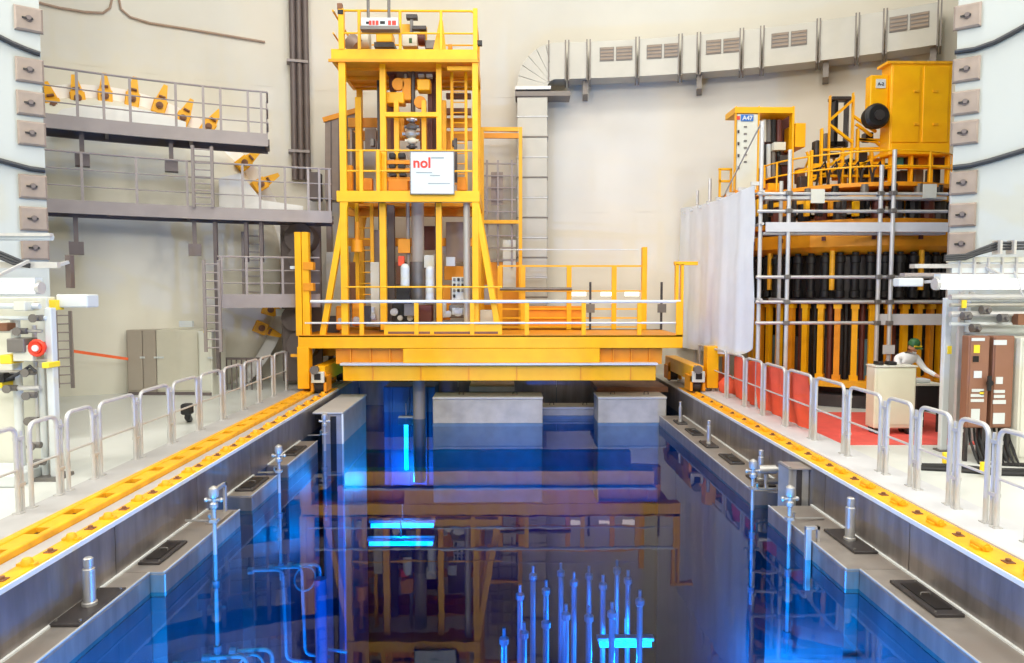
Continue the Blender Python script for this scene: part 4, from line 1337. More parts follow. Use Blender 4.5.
# posts beneath the walkways
for (u, v0, v1, lab) in ((219, 222, 375, 'dark vertical post under the middle walkway beside the lower ladder'), (247, 222, 262, 'thin grey post between the middle and lower walkway'), (262, 222, 262, 'dark post at the hatch rim between the walkways')):
    p, q = onwall(u, v1, 19.4), onwall(u, v0, 19.4)
    barp('walkway_post', 'walkway_dark', None, (p.x, p.y, max(0, p.z)), (p.x, p.y, q.z), 0.09, label=lab, cat='post')
# hinge gear of the hatch, dark bulk under the middle walkway next to the bridge
hg = thing('hinge_gear', onwall(300, 330, 20.6), 'dark hatch hinge gear between the lower walkway and the bridge', 'hinge')
LOC[hg] = Vector(hg.location)
p = onwall(300, 240, 20.8)
MB(frame(th_(300), 20.8, 0)).box(-0.5, 0.6, -0.2, 0.5, Z_(380, 20), Z_(225, 20)).build('column', 'pipe_brown', hg, bevel=0.03)
for (u, v, s_) in ((301, 238, 0.4), (300, 258, 0.28), (296, 318, 0.35), (303, 345, 0.4)):
    q = onwall(u, v, 20.3)
    MB().cyl(q + Vector((0, -0.2, 0)), q + Vector((0, 0.4, 0)), s_, 16).cyl(q + Vector((0, -0.28, 0)), q + Vector((0, -0.2, 0)), s_ * 0.5, 12).build('knuckle', 'walkway_dark', hg)
boxp('lamp', 'pale_panel', hg, pbox(276, 286, 309, 316, 19.4, 19.6))

# risers on the round wall
for i, u in enumerate((295, 301.5, 308)):
    p = onwall(u, 180, RW - 0.25)
    t = thing('riser_pipe', (p.x, p.y, p.z), 'dark vertical riser pipe on the round wall, ' + ('left', 'middle', 'right')[i] + ' one of three', 'pipe', 'riser pipes left of the tower')
    cylp('pipe', 'pipe_brown', t, (p.x, p.y, p.z), (p.x, p.y, 19.8), 0.095, 14)
    for zz in (6.9, 9.6, 12.4, 15):
        MB(frame(th_(u), 0, 0)).box(-0.12, 0.12, RW - 0.38, RW, zz, zz + 0.08).build('clip', 'walkway_grey', t)
boxp('junction_box', 'walkway_dark', None, pbox(309, 319, 172, 200, 21.2, 21.6), label='dark wall box at the foot of the riser pipes', cat='box', bevel=0.02)
# thin conduits high on the wall at the left
tubep('conduit', 'conduit_brown', None, [onwall(u, v, RW - 0.05) for u, v in ((36, 2), (60, 8), (85, 12), (103, 13), (110, 8), (114, -10), (114, -40))], 0.035, 6, label='thin brown conduit bending up at the top left of the round wall', cat='conduit')
tubep('conduit', 'conduit_brown', None, [onwall(u, v, RW - 0.05) for u, v in ((118, -40), (118, -5), (121, 9), (130, 17), (150, 23), (200, 31), (265, 42))], 0.035, 6, label='thin brown conduit sweeping right along the upper round wall', cat='conduit')

# cabinets on the floor at the back left
def floor_cabinet(u0, u1, vt, Y, dep, m, lab, handle_u):
    bx_ = pbox(u0, u1, vt, 394, Y, Y + dep)
    bx_ = (bx_[0], bx_[1], Y, Y + dep, 0.0, bx_[5])
    t = thing('floor_cabinet', ((bx_[0] + bx_[1]) / 2, Y + dep / 2, 0), lab, 'cabinet')
    boxp('body', m, t, bx_, bevel=0.01)
    dr = boxp('door', m, t, (bx_[0] + 0.03, bx_[1] - 0.03, Y - 0.025, Y, 0.12, bx_[5] - 0.04), bevel=0.008)
    xx = X_(handle_u, Y)
    boxp('handle', 'white_paint', dr, (xx - 0.06, xx + 0.06, Y - 0.05, Y - 0.025, 0.95, 1.0))
    boxp('plinth', 'walkway_dark', t, (bx_[0] + 0.02, bx_[1] - 0.02, Y - 0.01, Y + dep - 0.05, 0, 0.08))
    return t


floor_cabinet(128, 143, 330, 18.0, 0.9, 'cabinet_grey', 'narrow grey brown floor cabinet, leftmost of the group behind the left railing', 141)
floor_cabinet(143.3, 156.5, 330, 18.0, 0.9, 'cabinet_grey', 'narrow grey brown floor cabinet next to the beige one', 155)
floor_cabinet(157, 199, 330, 18.0, 0.9, 'cabinet_beige', 'wide beige floor cabinet behind the left railing', 160)
floor_cabinet(199.5, 211, 331, 17.9, 0.9, 'pale_panel', 'tall pale narrow cabinet with a yellow mark beside the beige cabinet', 209)
boxp('warning_sticker', 'yellow_label', bpy.data.objects['floor_cabinet.003'].children[0], pbox(203.5, 207, 331, 341, 17.88, 17.89))
boxp('small_box', 'white_paint', None, pbox(179, 192, 321, 327, 18.05, 18.15), label='small white box on top of the beige cabinet', cat='box')
a, c = V(72, 351, 16.7), V(128, 359, 17.9)
MB().bar(a, c, 0.02, 0.07).build('barrier_tape', 'tape_orange', label='orange barrier tape stretched from the short ladder to the cabinets', cat='tape')
t = thing('stanchion', V(224, 352, 18.9) * 1.0, 'low dark grille barrier on the floor below the lower walkway', 'barrier')
p = Vector((X_(240, 18.9), 18.9, 0))
t.location = p
LOC[t] = p
for k in range(8):
    boxp('bar', 'walkway_dark', t, (X_(224 + k * 5, 18.9), X_(225 + k * 5, 18.9), 18.9, 18.93, 0, 0.85))
boxp('rail', 'walkway_dark', t, (X_(222, 18.9), X_(262, 18.9), 18.88, 18.94, 0.82, 0.88))
t = thing('floor_hose', (-7.6, 10.6, 0), 'black rubber cable end lying on the left deck beside the railing', 'cable')
tubep('cable', 'black', t, [(-6.6, 14.6, 0.05), (-6.45, 14.3, 0.05), (-6.4, 14.1, 0.12), (-6.35, 14.05, 0.3)], 0.06, 8)
MB().box(-6.48, -6.28, 13.95, 14.15, 0.2, 0.42).build('plug', 'black', t, bevel=0.03)

# ================================================================== VENTILATION DUCT
RD = 22.3
vd = thing('ventilation_duct', onwall(532, 265, RD), 'silver ventilation duct climbing the wall and running right below the ceiling', 'duct')
LOC[vd] = Vector(vd.location)
pz0, pz1 = 0.0, onwall(532, 99, RD).z
k = 0
z = pz0
wdt = 0.47
mxv = frame(th_(532), RD, 0)
while z < pz1 - 0.05:
    z2 = min(z + 0.62, pz1)
    MB(mxv).box(-wdt, wdt, -0.3, 0.4, z + 0.01, z2 - 0.02).build('duct_section', 'duct_metal', vd, bevel=0.012)
    MB(mxv).box(-wdt - 0.02, wdt + 0.02, -0.32, 0.4, z2 - 0.02, z2 + 0.012).build('flange', 'duct_flange' if k % 2 else 'galvanised', vd)
    z = z2
    k += 1
MB(mxv).box(-wdt - 0.06, wdt + 0.7, -0.36, 0.4, pz1, pz1 + 0.14).build('bracket', 'duct_flange', vd)
MB(mxv).box(-wdt - 0.06, wdt + 0.1, -0.36, 0.4, pz1 + 0.2, pz1 + 0.3).build('bracket', 'galvanised', vd)
# elbow: quarter turn from vertical to the right
zb = onwall(556, 82, RD).z
zt2 = onwall(556, 46, RD).z
hd = (zt2 - zb)
outer = []
n = 6
for i in range(n):
    a0, a1 = PI / 2 * i / n, PI / 2 * (i + 1) / n
    cx, cz = wdt + 0.25, pz1 + 0.3
    def pt(a, r_):
        return (cx - r_ * math.cos(a), cz + r_ * math.sin(a) * (hd + 0.25 * 0 + (zb - cz)) / (hd + 0.25 * 0 + (zb - cz)) )
    ri, ro = 0.25, 2 * wdt + 0.25
    def P2(a, inner):
        # ellipse from the vertical duct mouth to the horizontal duct mouth
        if inner:
            return (cx - 0.25 * math.cos(a), cz + (zb - cz) * math.sin(a))
        return (cx - (2 * wdt + 0.25) * math.cos(a), cz + (zt2 - cz) * math.sin(a))
    q = [P2(a0, 1), P2(a0, 0), P2(a1 - 0.012, 0), P2(a1 - 0.012, 1)]
    MB(mxv).prism([(x, -0.3, zz) for x, zz in q], (0, 0.7, 0)).build('elbow_segment', 'duct_metal', vd)
# horizontal run along the round wall
secs = [548, 566, 587, 635, 677, 695, 737, 757, 812, 850, 877, 930]
for i in range(len(secs) - 1):
    t0, t1 = th_(secs[i]), th_(secs[i + 1])
    MB().arcslab(RD - 0.3, RD + 0.4, t0 + 0.0015, t1 - 0.0015, zb, zt2, 5).build('duct_section', 'duct_metal', vd)
for i, u in enumerate(secs):
    for du in ((-1.6, 1.6) if i not in (0,) else (0,)):
        t0 = th_(u + du)
        MB().arcslab(RD - 0.345, RD + 0.42, t0 - 0.0009, t0 + 0.0009, zb - 0.06, zt2 + 0.06, 1).build('flange', 'duct_flange', vd)
for (u0, u1) in ((598, 612), (614, 630), (644, 659), (661, 675), (702, 717), (719, 735), (766, 783), (785, 801), (881, 899), (901, 920)):
    t0, t1 = th_(u0), th_(u1)
    h0, h1 = zb + hd * 0.45, zb + hd * 0.82
    g = MB().arcslab(RD - 0.33, RD - 0.3, t0, t1, h0, h1, 3).build('grille', 'duct_flange', vd)
    for k in range(4):
        zz = h0 + (h1 - h0) * (k + 0.3) / 4
        MB().arcslab(RD - 0.345, RD - 0.33, t0 + 0.001, t1 - 0.001, zz, zz + (h1 - h0) * 0.13, 3).build('louvre', 'grille', g)
for u in (584, 696, 820, 925):
    t0 = th_(u)
    MB().arcslab(RD - 0.1, RW, t0 - 0.0035, t0 + 0.0035, zb - 0.42, zb, 1).build('wall_bracket', 'duct_flange', vd)

# ================================================================== WHITE VALVE EQUIPMENT AT THE LEFT
YE = 9.9
ve = thing('valve_column', (X_(46, YE), YE, 0), 'white valve column with pipes and a red handwheel at the left edge', 'valve column')
boxp('column', 'white_paint', ve, (X_(43, YE), X_(50, YE), YE, YE + 0.12, 0, 2.45), bevel=0.01)
boxp('back_panel', 'pale_panel', ve, (X_(-60, YE), X_(30, YE), YE + 0.35, YE + 0.55, 0, 2.6), bevel=0.01)
boxp('base', 'motor_grey', ve, (X_(30, YE), X_(54, YE), YE - 0.1, YE + 0.3, 0, 0.05))
cc = V(37, 348, YE - 0.1)
hw = MB().tube([cc + Vector((0.10 * math.cos(k * PI / 8), 0, 0.10 * math.sin(k * PI / 8))) for k in range(16)], 0.026, 8, True).cyl(cc + Vector((0, -0.03, 0)), cc + Vector((0, 0.2, 0)), 0.075, 12).bar(cc + Vector((-0.1, 0, 0)), cc + Vector((0.1, 0, 0)), 0.03).bar(cc + Vector((0, 0, -0.1)), cc + Vector((0, 0, 0.1)), 0.03).build('handwheel', 'red_paint', ve)
cylp('hub', 'white_paint', hw, cc + Vector((0, -0.05, 0)), cc + Vector((0, -0.02, 0)), 0.045, 10)
for (x_u, r_, z0, z1) in ((33, 0.05, 0.05, 1.6), (40, 0.035, 0.05, 1.75), (27, 0.03, 0.5, 2.2), (8, 0.06, 0.05, 2.3)):
    cylp('riser', 'galvanised' if r_ < 0.05 else 'white_paint', ve, (X_(x_u, YE), YE + 0.12, z0), (X_(x_u, YE), YE + 0.12, z1), r_, 12)
for (v, u0, u1, r_, m_) in ((372, -20, 36, 0.03, 'steel'), (388, -20, 40, 0.035, 'galvanised'), (331, -20, 42, 0.025, 'steel'), (318, -30, 46, 0.03, 'white_paint'), (306, -20, 40, 0.04, 'white_paint'), (360, 5, 46, 0.02, 'steel')):
    cylp('cross_pipe', m_, ve, V(u0, v, YE - 0.02), V(u1, v, YE - 0.02), r_, 10)
for (u, v) in ((30, 372), (12, 388), (22, 331), (38, 318), (31, 395), (33, 420), (36, 445), (40, 462)):
    p = V(u, v, YE - 0.05)
    MB().cyl(p + Vector((-0.07, 0, 0)), p + Vector((0.07, 0, 0)), 0.045, 10).cyl(p, p + Vector((0, -0.1, 0)), 0.03, 8).cyl(p + Vector((0, -0.1, 0)), p + Vector((0, -0.12, 0)), 0.06, 10).build('valve', 'motor_grey', ve)
for q_, (u, v, s_, m_) in enumerate(((4, 327, 0.07, 'rust_brown'), (25, 353, 0.14, 'pale_panel'), (48, 365, 0.05, 'yellow_label'), (9, 359, 0.08, 'yellow_label'), (2, 384, 0.06, 'yellow_label'), (20, 345, 0.12, 'motor_grey'), (3, 377, 0.08, 'black'), (25, 306, 0.08, 'pale_panel'))):
    p = V(u, v, YE - 0.06)
    MB().box(p.x - s_, p.x + s_, p.y - 0.04 - 0.012 * q_, p.y + 0.2, p.z - s_ * 0.8, p.z + s_ * 0.8).build('fitting', m_, ve, bevel=0.01)
tubep('hose', 'cable_black', ve, [V(-10, 372, YE - 0.1), V(6, 380, YE - 0.1), V(18, 374, YE - 0.1), V(30, 366, YE - 0.1), V(36, 372, YE - 0.1)], 0.022, 8)
boxp('pipe_plinth', 'white_paint', ve, (X_(-60, YE), X_(29, YE), YE - 0.4, YE + 0.3, 0, 0.18), bevel=0.02)


def tube_lamp(lab, p, q, r, m_case='white_paint'):
    d = (Vector(q) - Vector(p))
    t = thing('tube_lamp', (Vector(p) + Vector(q)) / 2, lab, 'lamp')
    cylp('tube', 'tube_light', t, Vector(p), Vector(q), r, 14)
    MB().bar(Vector(p) + Vector((0, 0.0, r * 1.4)), Vector(q) + Vector((0, 0.0, r * 1.4)), r * 2.0, r * 0.9).build('housing', m_case, t)
    for e, s_ in ((p, 1), (q, -1)):
        e = Vector(e)
        cylp('end_cap', 'galvanised', t, e - d.normalized() * 0.04 * s_, e + d.normalized() * 0.02 * s_, r * 1.15, 14)
    barp('bracket', 'galvanised', t, (Vector(p) + Vector(q)) / 2 + Vector((0, 0, r)), (Vector(p) + Vector(q)) / 2 + Vector((0, 0.9, 0.4)), 0.04)
    return t


tube_lamp('glowing white tube lamp at the left edge above the valve column', V(-70, 288, YE - 0.3), V(39, 288, YE - 0.3), 0.075)
t = thing('flat_lamp', V(70, 308, 10.4), 'pale flat lamp box sticking out to the right of the valve column', 'lamp')
LOC[t] = Vector(t.location)
boxp('housing', 'white_paint', t, pbox(56, 87, 294.5, 307.5, 10.4, 10.7), bevel=0.015)
barp('arm', 'galvanised', t, V(57, 300, 10.5), V(40, 300, 10.3), 0.06)
boxp('joint', 'yellow_label', t, pbox(49, 55, 300, 310, 10.3, 10.5))
ct = thing('cable_tray', V(20, 262, 10.6), 'grey cable tray with pipes above the left tube lamp', 'cable tray')
LOC[ct] = Vector(ct.location)
for (v0, v1, y_) in ((233, 236, 10.6), (262, 268, 10.6)):
    boxp('tray_side', 'galvanised', ct, pbox(-80, 57 if v0 > 250 else 50, v0, v1, y_, y_ + 0.08))
for k in range(10):
    u = -40 + k * 10
    boxp('tray_rung', 'galvanised', ct, pbox(u, u + 2, 262, 264, 10.68, 11.1))
boxp('end_bracket', 'pipe_brown', ct, pbox(66, 70, 255, 288, 10.9, 11.0))
barp('arm', 'galvanised', ct, V(56, 266, 10.7), V(68, 262, 10.9), 0.05)
for q in range(3):
    tubep('cable', 'cable_black', ct, [V(-40, 240 + q * 4, 10.5), V(0, 252 + q * 3, 10.5), V(14, 258 + q * 3, 10.5), V(30, 265 + q, 10.55)], 0.022, 6)
tubep('upper_pipe', 'white_paint', ct, [V(-80, 237, 10.7), V(52, 237, 10.7)], 0.055, 10)
# ================================================================== TENSIONING MACHINE BEHIND THE SCAFFOLD
MCX, MCY, MR = 8.95, 18.2, 2.4
YM = 15.9                                   # front of the machine
mc = thing('tensioning_machine', (MCX, MCY, 0), 'large round yellow machine with black cylinders behind the scaffold', 'machine')
A0 = math.atan2(-MCX, -MCY)                 # angle (from +Y) facing the camera


def zm(v, Y=YM, u=850):
    return V(u, v, Y).z


def ringpos(k, n, r, span=R(125)):
    a = A0 - span + 2 * span * k / (n - 1)
    return MCX + r * math.sin(a), MCY + r * math.cos(a), a


MB().lathe((MCX, MCY, 0), [(2.05, 0.0), (2.05, zm(252)), (0.01, zm(252))], 40).build('core', 'dark_steel', mc)
MB().lathe((MCX, MCY, 0), [(1.9, zm(388)), (MR + 0.12, zm(388)), (MR + 0.12, zm(381)), (1.9, zm(381))], 48).build('base_ring', 'worn_yellow', mc)
MB().lathe((MCX, MCY, 0), [(1.9, 0.0), (MR + 0.2, 0.0), (MR + 0.2, 0.28), (1.9, 0.28)], 48).build('stand_ring', 'dark_steel', mc)
N1 = 30
pr = None
for k in range(N1):
    x, y, a = ringpos(k, N1, MR - 0.03)
    mx = Matrix.Translation((x, y, 0)) @ Matrix.Rotation(-a, 4, 'Z')
    MB(mx).box(-0.062, 0.062, -0.06, 0.06, zm(381), zm(307)).box(-0.09, 0.09, -0.08, 0.08, zm(381), zm(376)).build('column', 'yellow_paint' if k % 3 else 'orange_paint', mc)
    MB(mx).box(-0.085, 0.085, -0.08, 0.08, zm(309), zm(304)).build('column_head', 'yellow_paint', mc)
N2 = 30
for k in range(N2 - 1):
    x, y, a = ringpos(k + 0.5, N2, MR - 0.16)
    cylp('tie_rod', 'maroon' if k % 2 else 'black_metal', mc, (x, y, zm(381)), (x, y, zm(304)), 0.065, 8)
for k in range(14):
    x, y, a = ringpos(k, 14, MR - 0.3)
    cylp('lower_canister', 'pale_tube_metal' if k % 3 == 0 else 'dark_steel', mc, (x, y, zm(380)), (x, y, zm(340)), 0.16, 10)
MB().lathe((MCX, MCY, 0), [(1.9, zm(304)), (MR + 0.1, zm(304)), (MR + 0.1, zm(299)), (1.9, zm(299))], 48).build('middle_ring', 'dark_steel', mc)
N3 = 34
for k in range(N3):
    x, y, a = ringpos(k, N3, MR)
    MB().lathe((x, y, zm(298)), [(0.10, 0), (0.115, 0.02), (0.115, 0.16), (0.095, 0.18), (0.095, 0.8), (0.115, 0.82), (0.115, 0.95), (0.07, 1.0), (0.07, zm(252) - zm(298))], 12).build('stud_cylinder', 'black_metal', mc)
for k in (5, 11, 17, 22, 28):
    x, y, a = ringpos(k + 0.5, N3, MR + 0.05)
    cylp('yellow_stud', 'worn_yellow', mc, (x, y, zm(290)), (x, y, zm(250)), 0.06, 8)
# skirt and ring under the deck
MB().lathe((MCX, MCY, 0), [(MR - 0.1, zm(254)), (MR + 0.12, zm(251)), (MR + 0.22, zm(246)), (MR + 0.22, zm(232)), (MR - 0.1, zm(232))], 10, A0 + R(18), A0 + R(18) + 2 * PI).build('skirt', 'orange_paint', mc)
for k in range(12):
    x, y, a = ringpos(k, 12, MR + 0.2)
    mx = Matrix.Translation((x, y, 0)) @ Matrix.Rotation(-a, 4, 'Z')
    MB(mx).box(-0.04, 0.04, -0.02, 0.03, zm(240), zm(236)).build('skirt_slot', 'maroon', mc)
MB().lathe((MCX, MCY, 0), [(1.2, zm(224)), (MR + 0.15, zm(224)), (MR + 0.15, zm(219)), (1.2, zm(219))], 40).build('deck_ring', 'orange_paint', mc)
N4 = 26
for k in range(N4):
    x, y, a = ringpos(k, N4, MR - 0.12)
    cylp('upper_cylinder', ('black_metal', 'dark_steel', 'maroon')[k % 3], mc, (x, y, zm(219)), (x, y, zm(198)), 0.15, 10)
for k in range(18):
    x, y, a = ringpos(k, 18, MR - 0.05)
    cylp('upper_stud', 'black_metal' if k % 2 else 'motor_grey', mc, (x, y, zm(198)), (x, y, zm(184)), 0.09, 10)
MB().lathe((MCX, MCY, 0), [(1.9, zm(200)), (MR + 0.06, zm(200)), (MR + 0.06, zm(195)), (1.9, zm(195))], 40).build('upper_ring', 'worn_yellow', mc)
MB().lathe((MCX, MCY, 0), [(0.01, zm(186)), (MR, zm(186)), (MR, zm(182)), (0.01, zm(182))], 40).build('top_deck', 'orange_paint', mc)
# yellow railing and frames on the top deck
zr = zm(182)
for k in range(11):
    x, y, a = ringpos(k, 11, MR - 0.05, R(110))
    cylp('rail_post', 'yellow_paint', mc, (x, y, zr), (x, y, zr + 0.7), 0.026, 8)
for zz in (zr + 0.36, zr + 0.7):
    tubep('deck_rail', 'yellow_paint', mc, [(ringpos(k, 23, MR - 0.05, R(110))[0], ringpos(k, 23, MR - 0.05, R(110))[1], zz) for k in range(23)], 0.02, 8)


def mbx(name, m, u0, u1, v0, v1, y0, y1, bevel=0.01, parent=None):
    return boxp(name, m, parent or mc, pbox(u0, u1, v0, v1, y0, y1), bevel=bevel)


# inner lattice frames with posts, motors, hoses
for (u, v0, v1) in ((822, 128, 190), (830, 95, 190), (853, 92, 190), (858, 128, 190), (872, 150, 190), (884, 140, 190), (812, 150, 190), (843, 150, 190)):
    mbx('lattice_post', 'yellow_paint', u - 1.6, u + 1.6, v0, v1, 17.3, 17.42, 0.004)
    mbx('lattice_post', 'yellow_paint', u - 0.6, u + 2.0, v0 + 3, v1, 18.4, 18.5, 0.004)
for (p, q) in (((830, 120), (853, 100)), ((830, 125), (853, 143)), ((853, 116), (876, 132)), ((856, 124), (872, 136)), ((822, 170), (853, 150)), ((853, 170), (884, 152)), ((812, 180), (843, 165)), ((858, 140), (888, 140)), ((820, 150), (888, 148)), ((812, 165), (884, 163)), ((812, 176), (884, 176)), ((795, 172), (822, 165)), ((858, 139), (876, 142)), ((876, 142), (886, 150))):
    barp('lattice_brace', 'yellow_paint', mc, V(p[0], p[1], 17.36), V(q[0], q[1], 17.36), 0.06)
for (u0, u1, v0, v1, m_) in ((834, 839, 100, 147, 'black_metal'), (847, 850, 100, 147, 'dark_steel'), (832, 852, 96, 100, 'dark_steel'), (830, 846, 141, 146, 'black_metal'), (826, 840, 152, 157, 'black_metal'), (860, 868, 152, 166, 'dark_steel'), (866, 874, 132, 141, 'black_metal'), (848, 854, 158, 170, 'black_metal'), (824, 830, 133, 160, 'motor_grey'), (815, 820, 140, 180, 'dark_steel'), (874, 882, 158, 176, 'orange_paint'), (838, 846, 160, 176, 'motor_grey'), (856, 862, 170, 188, 'motor_grey'), (866, 880, 178, 190, 'dark_steel'), (800, 812, 176, 190, 'dark_steel')):
    mbx('drive_unit', m_, u0, u1, v0, v1, 17.5, 17.75, 0.02)
for k in range(7):
    u = 816 + k * 11
    tubep('hose', ('black', 'dark_steel', 'cable_black')[k % 3], mc, [V(u, 188, 17.2), V(u + 3, 170, 17.15), V(u + 9, 162, 17.2), V(u + 12, 178, 17.25), V(u + 13, 188, 17.2)], 0.028, 6)
# denser gear between the rack and the tall cabinet
rg = random.Random(3)
for k in range(26):
    u = 796 + rg.random() * 92
    v1_ = 188 - rg.random() * 12
    h_ = 8 + rg.random() * 18
    yy_ = 17.6 + rg.random() * 0.9
    if k % 3 == 0:
        MB().cyl(V(u, v1_, yy_), V(u, v1_ - h_, yy_), 0.07 + rg.random() * 0.07, 12).build('actuator', rg.choice(['black_metal', 'motor_grey', 'steel', 'maroon']), mc)
    elif k % 3 == 1:
        mbx('gear_unit', rg.choice(['dark_steel', 'yellow_paint', 'orange_paint', 'black_metal', 'rust_brown']), u, u + 4 + rg.random() * 6, v1_ - h_, v1_, yy_, yy_ + 0.25, 0.02)
    else:
        barp('gear_strut', 'yellow_paint', mc, V(u, v1_, yy_ - 0.2), V(u + rg.uniform(-10, 10), v1_ - h_ - 8, yy_ - 0.2), 0.05)
for k in range(16):
    u = 757 + k * 12.2
    mbx('ring_unit', ('yellow_paint', 'black_metal', 'orange_paint', 'dark_steel')[k % 4], u, u + 3.5 + (k % 3), 199 + (k % 3), 216, 15.75 + abs(k - 8) * 0.10, 15.9 + abs(k - 8) * 0.10, 0.01)
# tall right cabinet
cb = mbx('tall_cabinet', 'yellow_paint', 889, 953, 63, 155, 16.9, 17.35, 0.015)
xs0 = X_(889, 16.9)
for (u0, u1, v0, v1) in ((891, 921, 66, 142), (922, 950, 66, 142), (891, 950, 143.5, 154)):
    boxp('door_panel', 'yellow_paint', cb, pbox(u0, u1, v0, v1, 16.875, 16.9), bevel=0.006)
for (u, v) in ((917, 91), (936, 91), (917, 124), (936, 124)):
    boxp('latch', 'worn_yellow', cb, pbox(u - 2.5, u + 2.5, v - 1, v + 1, 16.85, 16.875))
boxp('roof_lip', 'worn_yellow', cb, pbox(888, 953.5, 61, 63.3, 16.87, 17.36))
sc_ = mbx('side_cabinet', 'yellow_paint', 869.5, 889, 75, 126, 17.0, 17.25, 0.015)
boxp('side_label', 'white_paint', sc_, pbox(876, 886, 79, 88, 16.985, 17.0))
p = V(877.8, 85.3, 16.98)
text('label_text', 'A-2', 0.10, 'cable_black', sc_, (p.x, 16.982, p.z), (1, 0, 0), (0, 0, 1))
cc = V(879, 115, 16.75)
MB().cyl(cc, cc + Vector((0, 0.35, 0)), 0.27, 20).cyl(cc + Vector((0, 0.05, 0)), cc + Vector((0, 0.2, 0)), 0.3, 20).build('fan_motor', 'black', mc, bevel=0.03)
MB().cyl(cc + Vector((0, -0.05, 0)), cc, 0.12, 12).build('fan_hub', 'dark_steel', mc)
for u in (892, 912, 932, 949):
    mbx('cabinet_leg', 'yellow_paint', u - 1.6, u + 1.6, 155, 190, 16.95, 17.1, 0.004)
mbx('cabinet_beam', 'yellow_paint', 889, 951, 165, 168, 16.92, 17.1)
for (u0, u1, v0, v1, m_) in ((897, 904, 156, 166, 'teal'), (906, 916, 157, 166, 'maroon'), (918, 930, 157, 166, 'orange_paint'), (934, 946, 157, 166, 'maroon'), (900, 910, 170, 190, 'dark_steel'), (914, 924, 168, 190, 'motor_grey'), (934, 941, 168, 190, 'black_metal')):
    mbx('under_unit', m_, u0, u1, v0, v1, 17.2, 17.6, 0.015)
# open left cabinet
lc = thing('control_rack', (7.0, 18.4, 5.0), 'open yellow control rack with a cream side panel behind the white sheet', 'rack')
YK = 17.8


def kbx(name, m, u0, u1, v0, v1, y0, y1, bevel=0.006):
    return boxp(name, m, lc, pbox(u0, u1, v0, v1, y0, y1), bevel=bevel)


kbx('side_panel', 'pale_panel', 736, 758, 114, 190, YK, YK + 0.1)
kbx('roof', 'yellow_paint', 735, 794, 107, 113, YK - 0.03, YK + 0.75)
kbx('edge_post', 'yellow_paint', 734.5, 737, 106, 190, YK - 0.02, YK + 0.1)
kbx('edge_post', 'yellow_paint', 757, 760, 106, 190, YK - 0.02, YK + 0.1)
kbx('edge_post', 'yellow_paint', 791, 795, 106, 190, YK - 0.02, YK + 0.2)
kbx('back_panel', 'maroon', 760, 792, 113, 190, YK + 0.75, YK + 0.8)
kbx('side_box', 'yellow_paint', 795, 806, 123, 147, YK, YK + 0.7)
b1 = kbx('blue_plate', 'blue_print', 741, 753.5, 114.5, 121, YK - 0.02, YK, 0)
p = V(742.5, 120, YK - 0.02)
text('plate_text', 'A47', 0.15, 'white_paint', lc, (p.x, YK - 0.024, p.z), (1, 0, 0), (0, 0, 1))
kbx('plate_edge', 'red_print', 736.5, 740, 116, 119.5, YK - 0.02, YK, 0)
for k in range(6):
    kbx('switch', 'motor_grey', 744, 747, 126 + k * 7, 127.5 + k * 7, YK - 0.02, YK, 0)
for k in range(4):
    kbx('lever', 'dark_steel', 737.8, 739.5, 130 + k * 12, 133 + k * 12, YK - 0.03, YK, 0)
for k, u in enumerate((763.5, 768.5, 773.5, 779)):
    p = V(u, 120, YK + 0.3)
    q = V(u, 178, YK + 0.3)
    cylp('canister', ('pale_panel', 'motor_grey', 'black_metal', 'maroon')[k], lc, p, p * 0.62 + q * 0.38, 0.07, 10)
    cylp('canister', ('black_metal', 'white_paint', 'motor_grey', 'black_metal')[k], lc, p * 0.58 + q * 0.42, q, 0.06, 10)
for (u0, u1, v0, v1, m_) in ((744, 747, 160, 188, 'orange_paint'), (748, 752, 172, 188, 'black_metal'), (762, 766, 165, 188, 'yellow_paint'), (774, 786, 142, 150, 'pale_panel'), (780, 788, 155, 165, 'dark_steel'), (768, 782, 183, 190, 'yellow_paint')):
    kbx('unit', m_, u0, u1, v0, v1, YK + 0.1, YK + 0.3)
mbx('rack_platform', 'orange_paint', 735, 806, 190, 196, YK - 0.1, YK + 1.3, parent=lc)
for y_ in (0, 1.1):
    boxp('rack_leg', 'orange_paint', lc, (X_(738, YK), X_(741, YK), YK + y_, YK + y_ + 0.1, 0, Z_(196, YK)))
# small yellow gate left of the rack
gt = thing('platform_gate', (X_(725, 18.5), 18.5, 4.9), 'small yellow guard frame above the white sheet left of the control rack', 'guard')
for u in (720, 731):
    boxp('post', 'yellow_paint', gt, pbox(u - 1.2, u + 1.2, 169, 215, 18.5, 18.58))
for v in (169, 181):
    boxp('rail', 'yellow_paint', gt, pbox(719, 732, v - 1, v + 1, 18.5, 18.58))

# ================================================================== SCAFFOLD AND SHEET
XS0, XS1, YS0, YS1 = 5.66, 10.6, 15.35, 20.6
sf = thing('scaffold', (8.0, YS0, 0), 'grey tube scaffold standing around the round yellow machine', 'scaffold')


def zs(v):
    return V(850, v, YS0).z


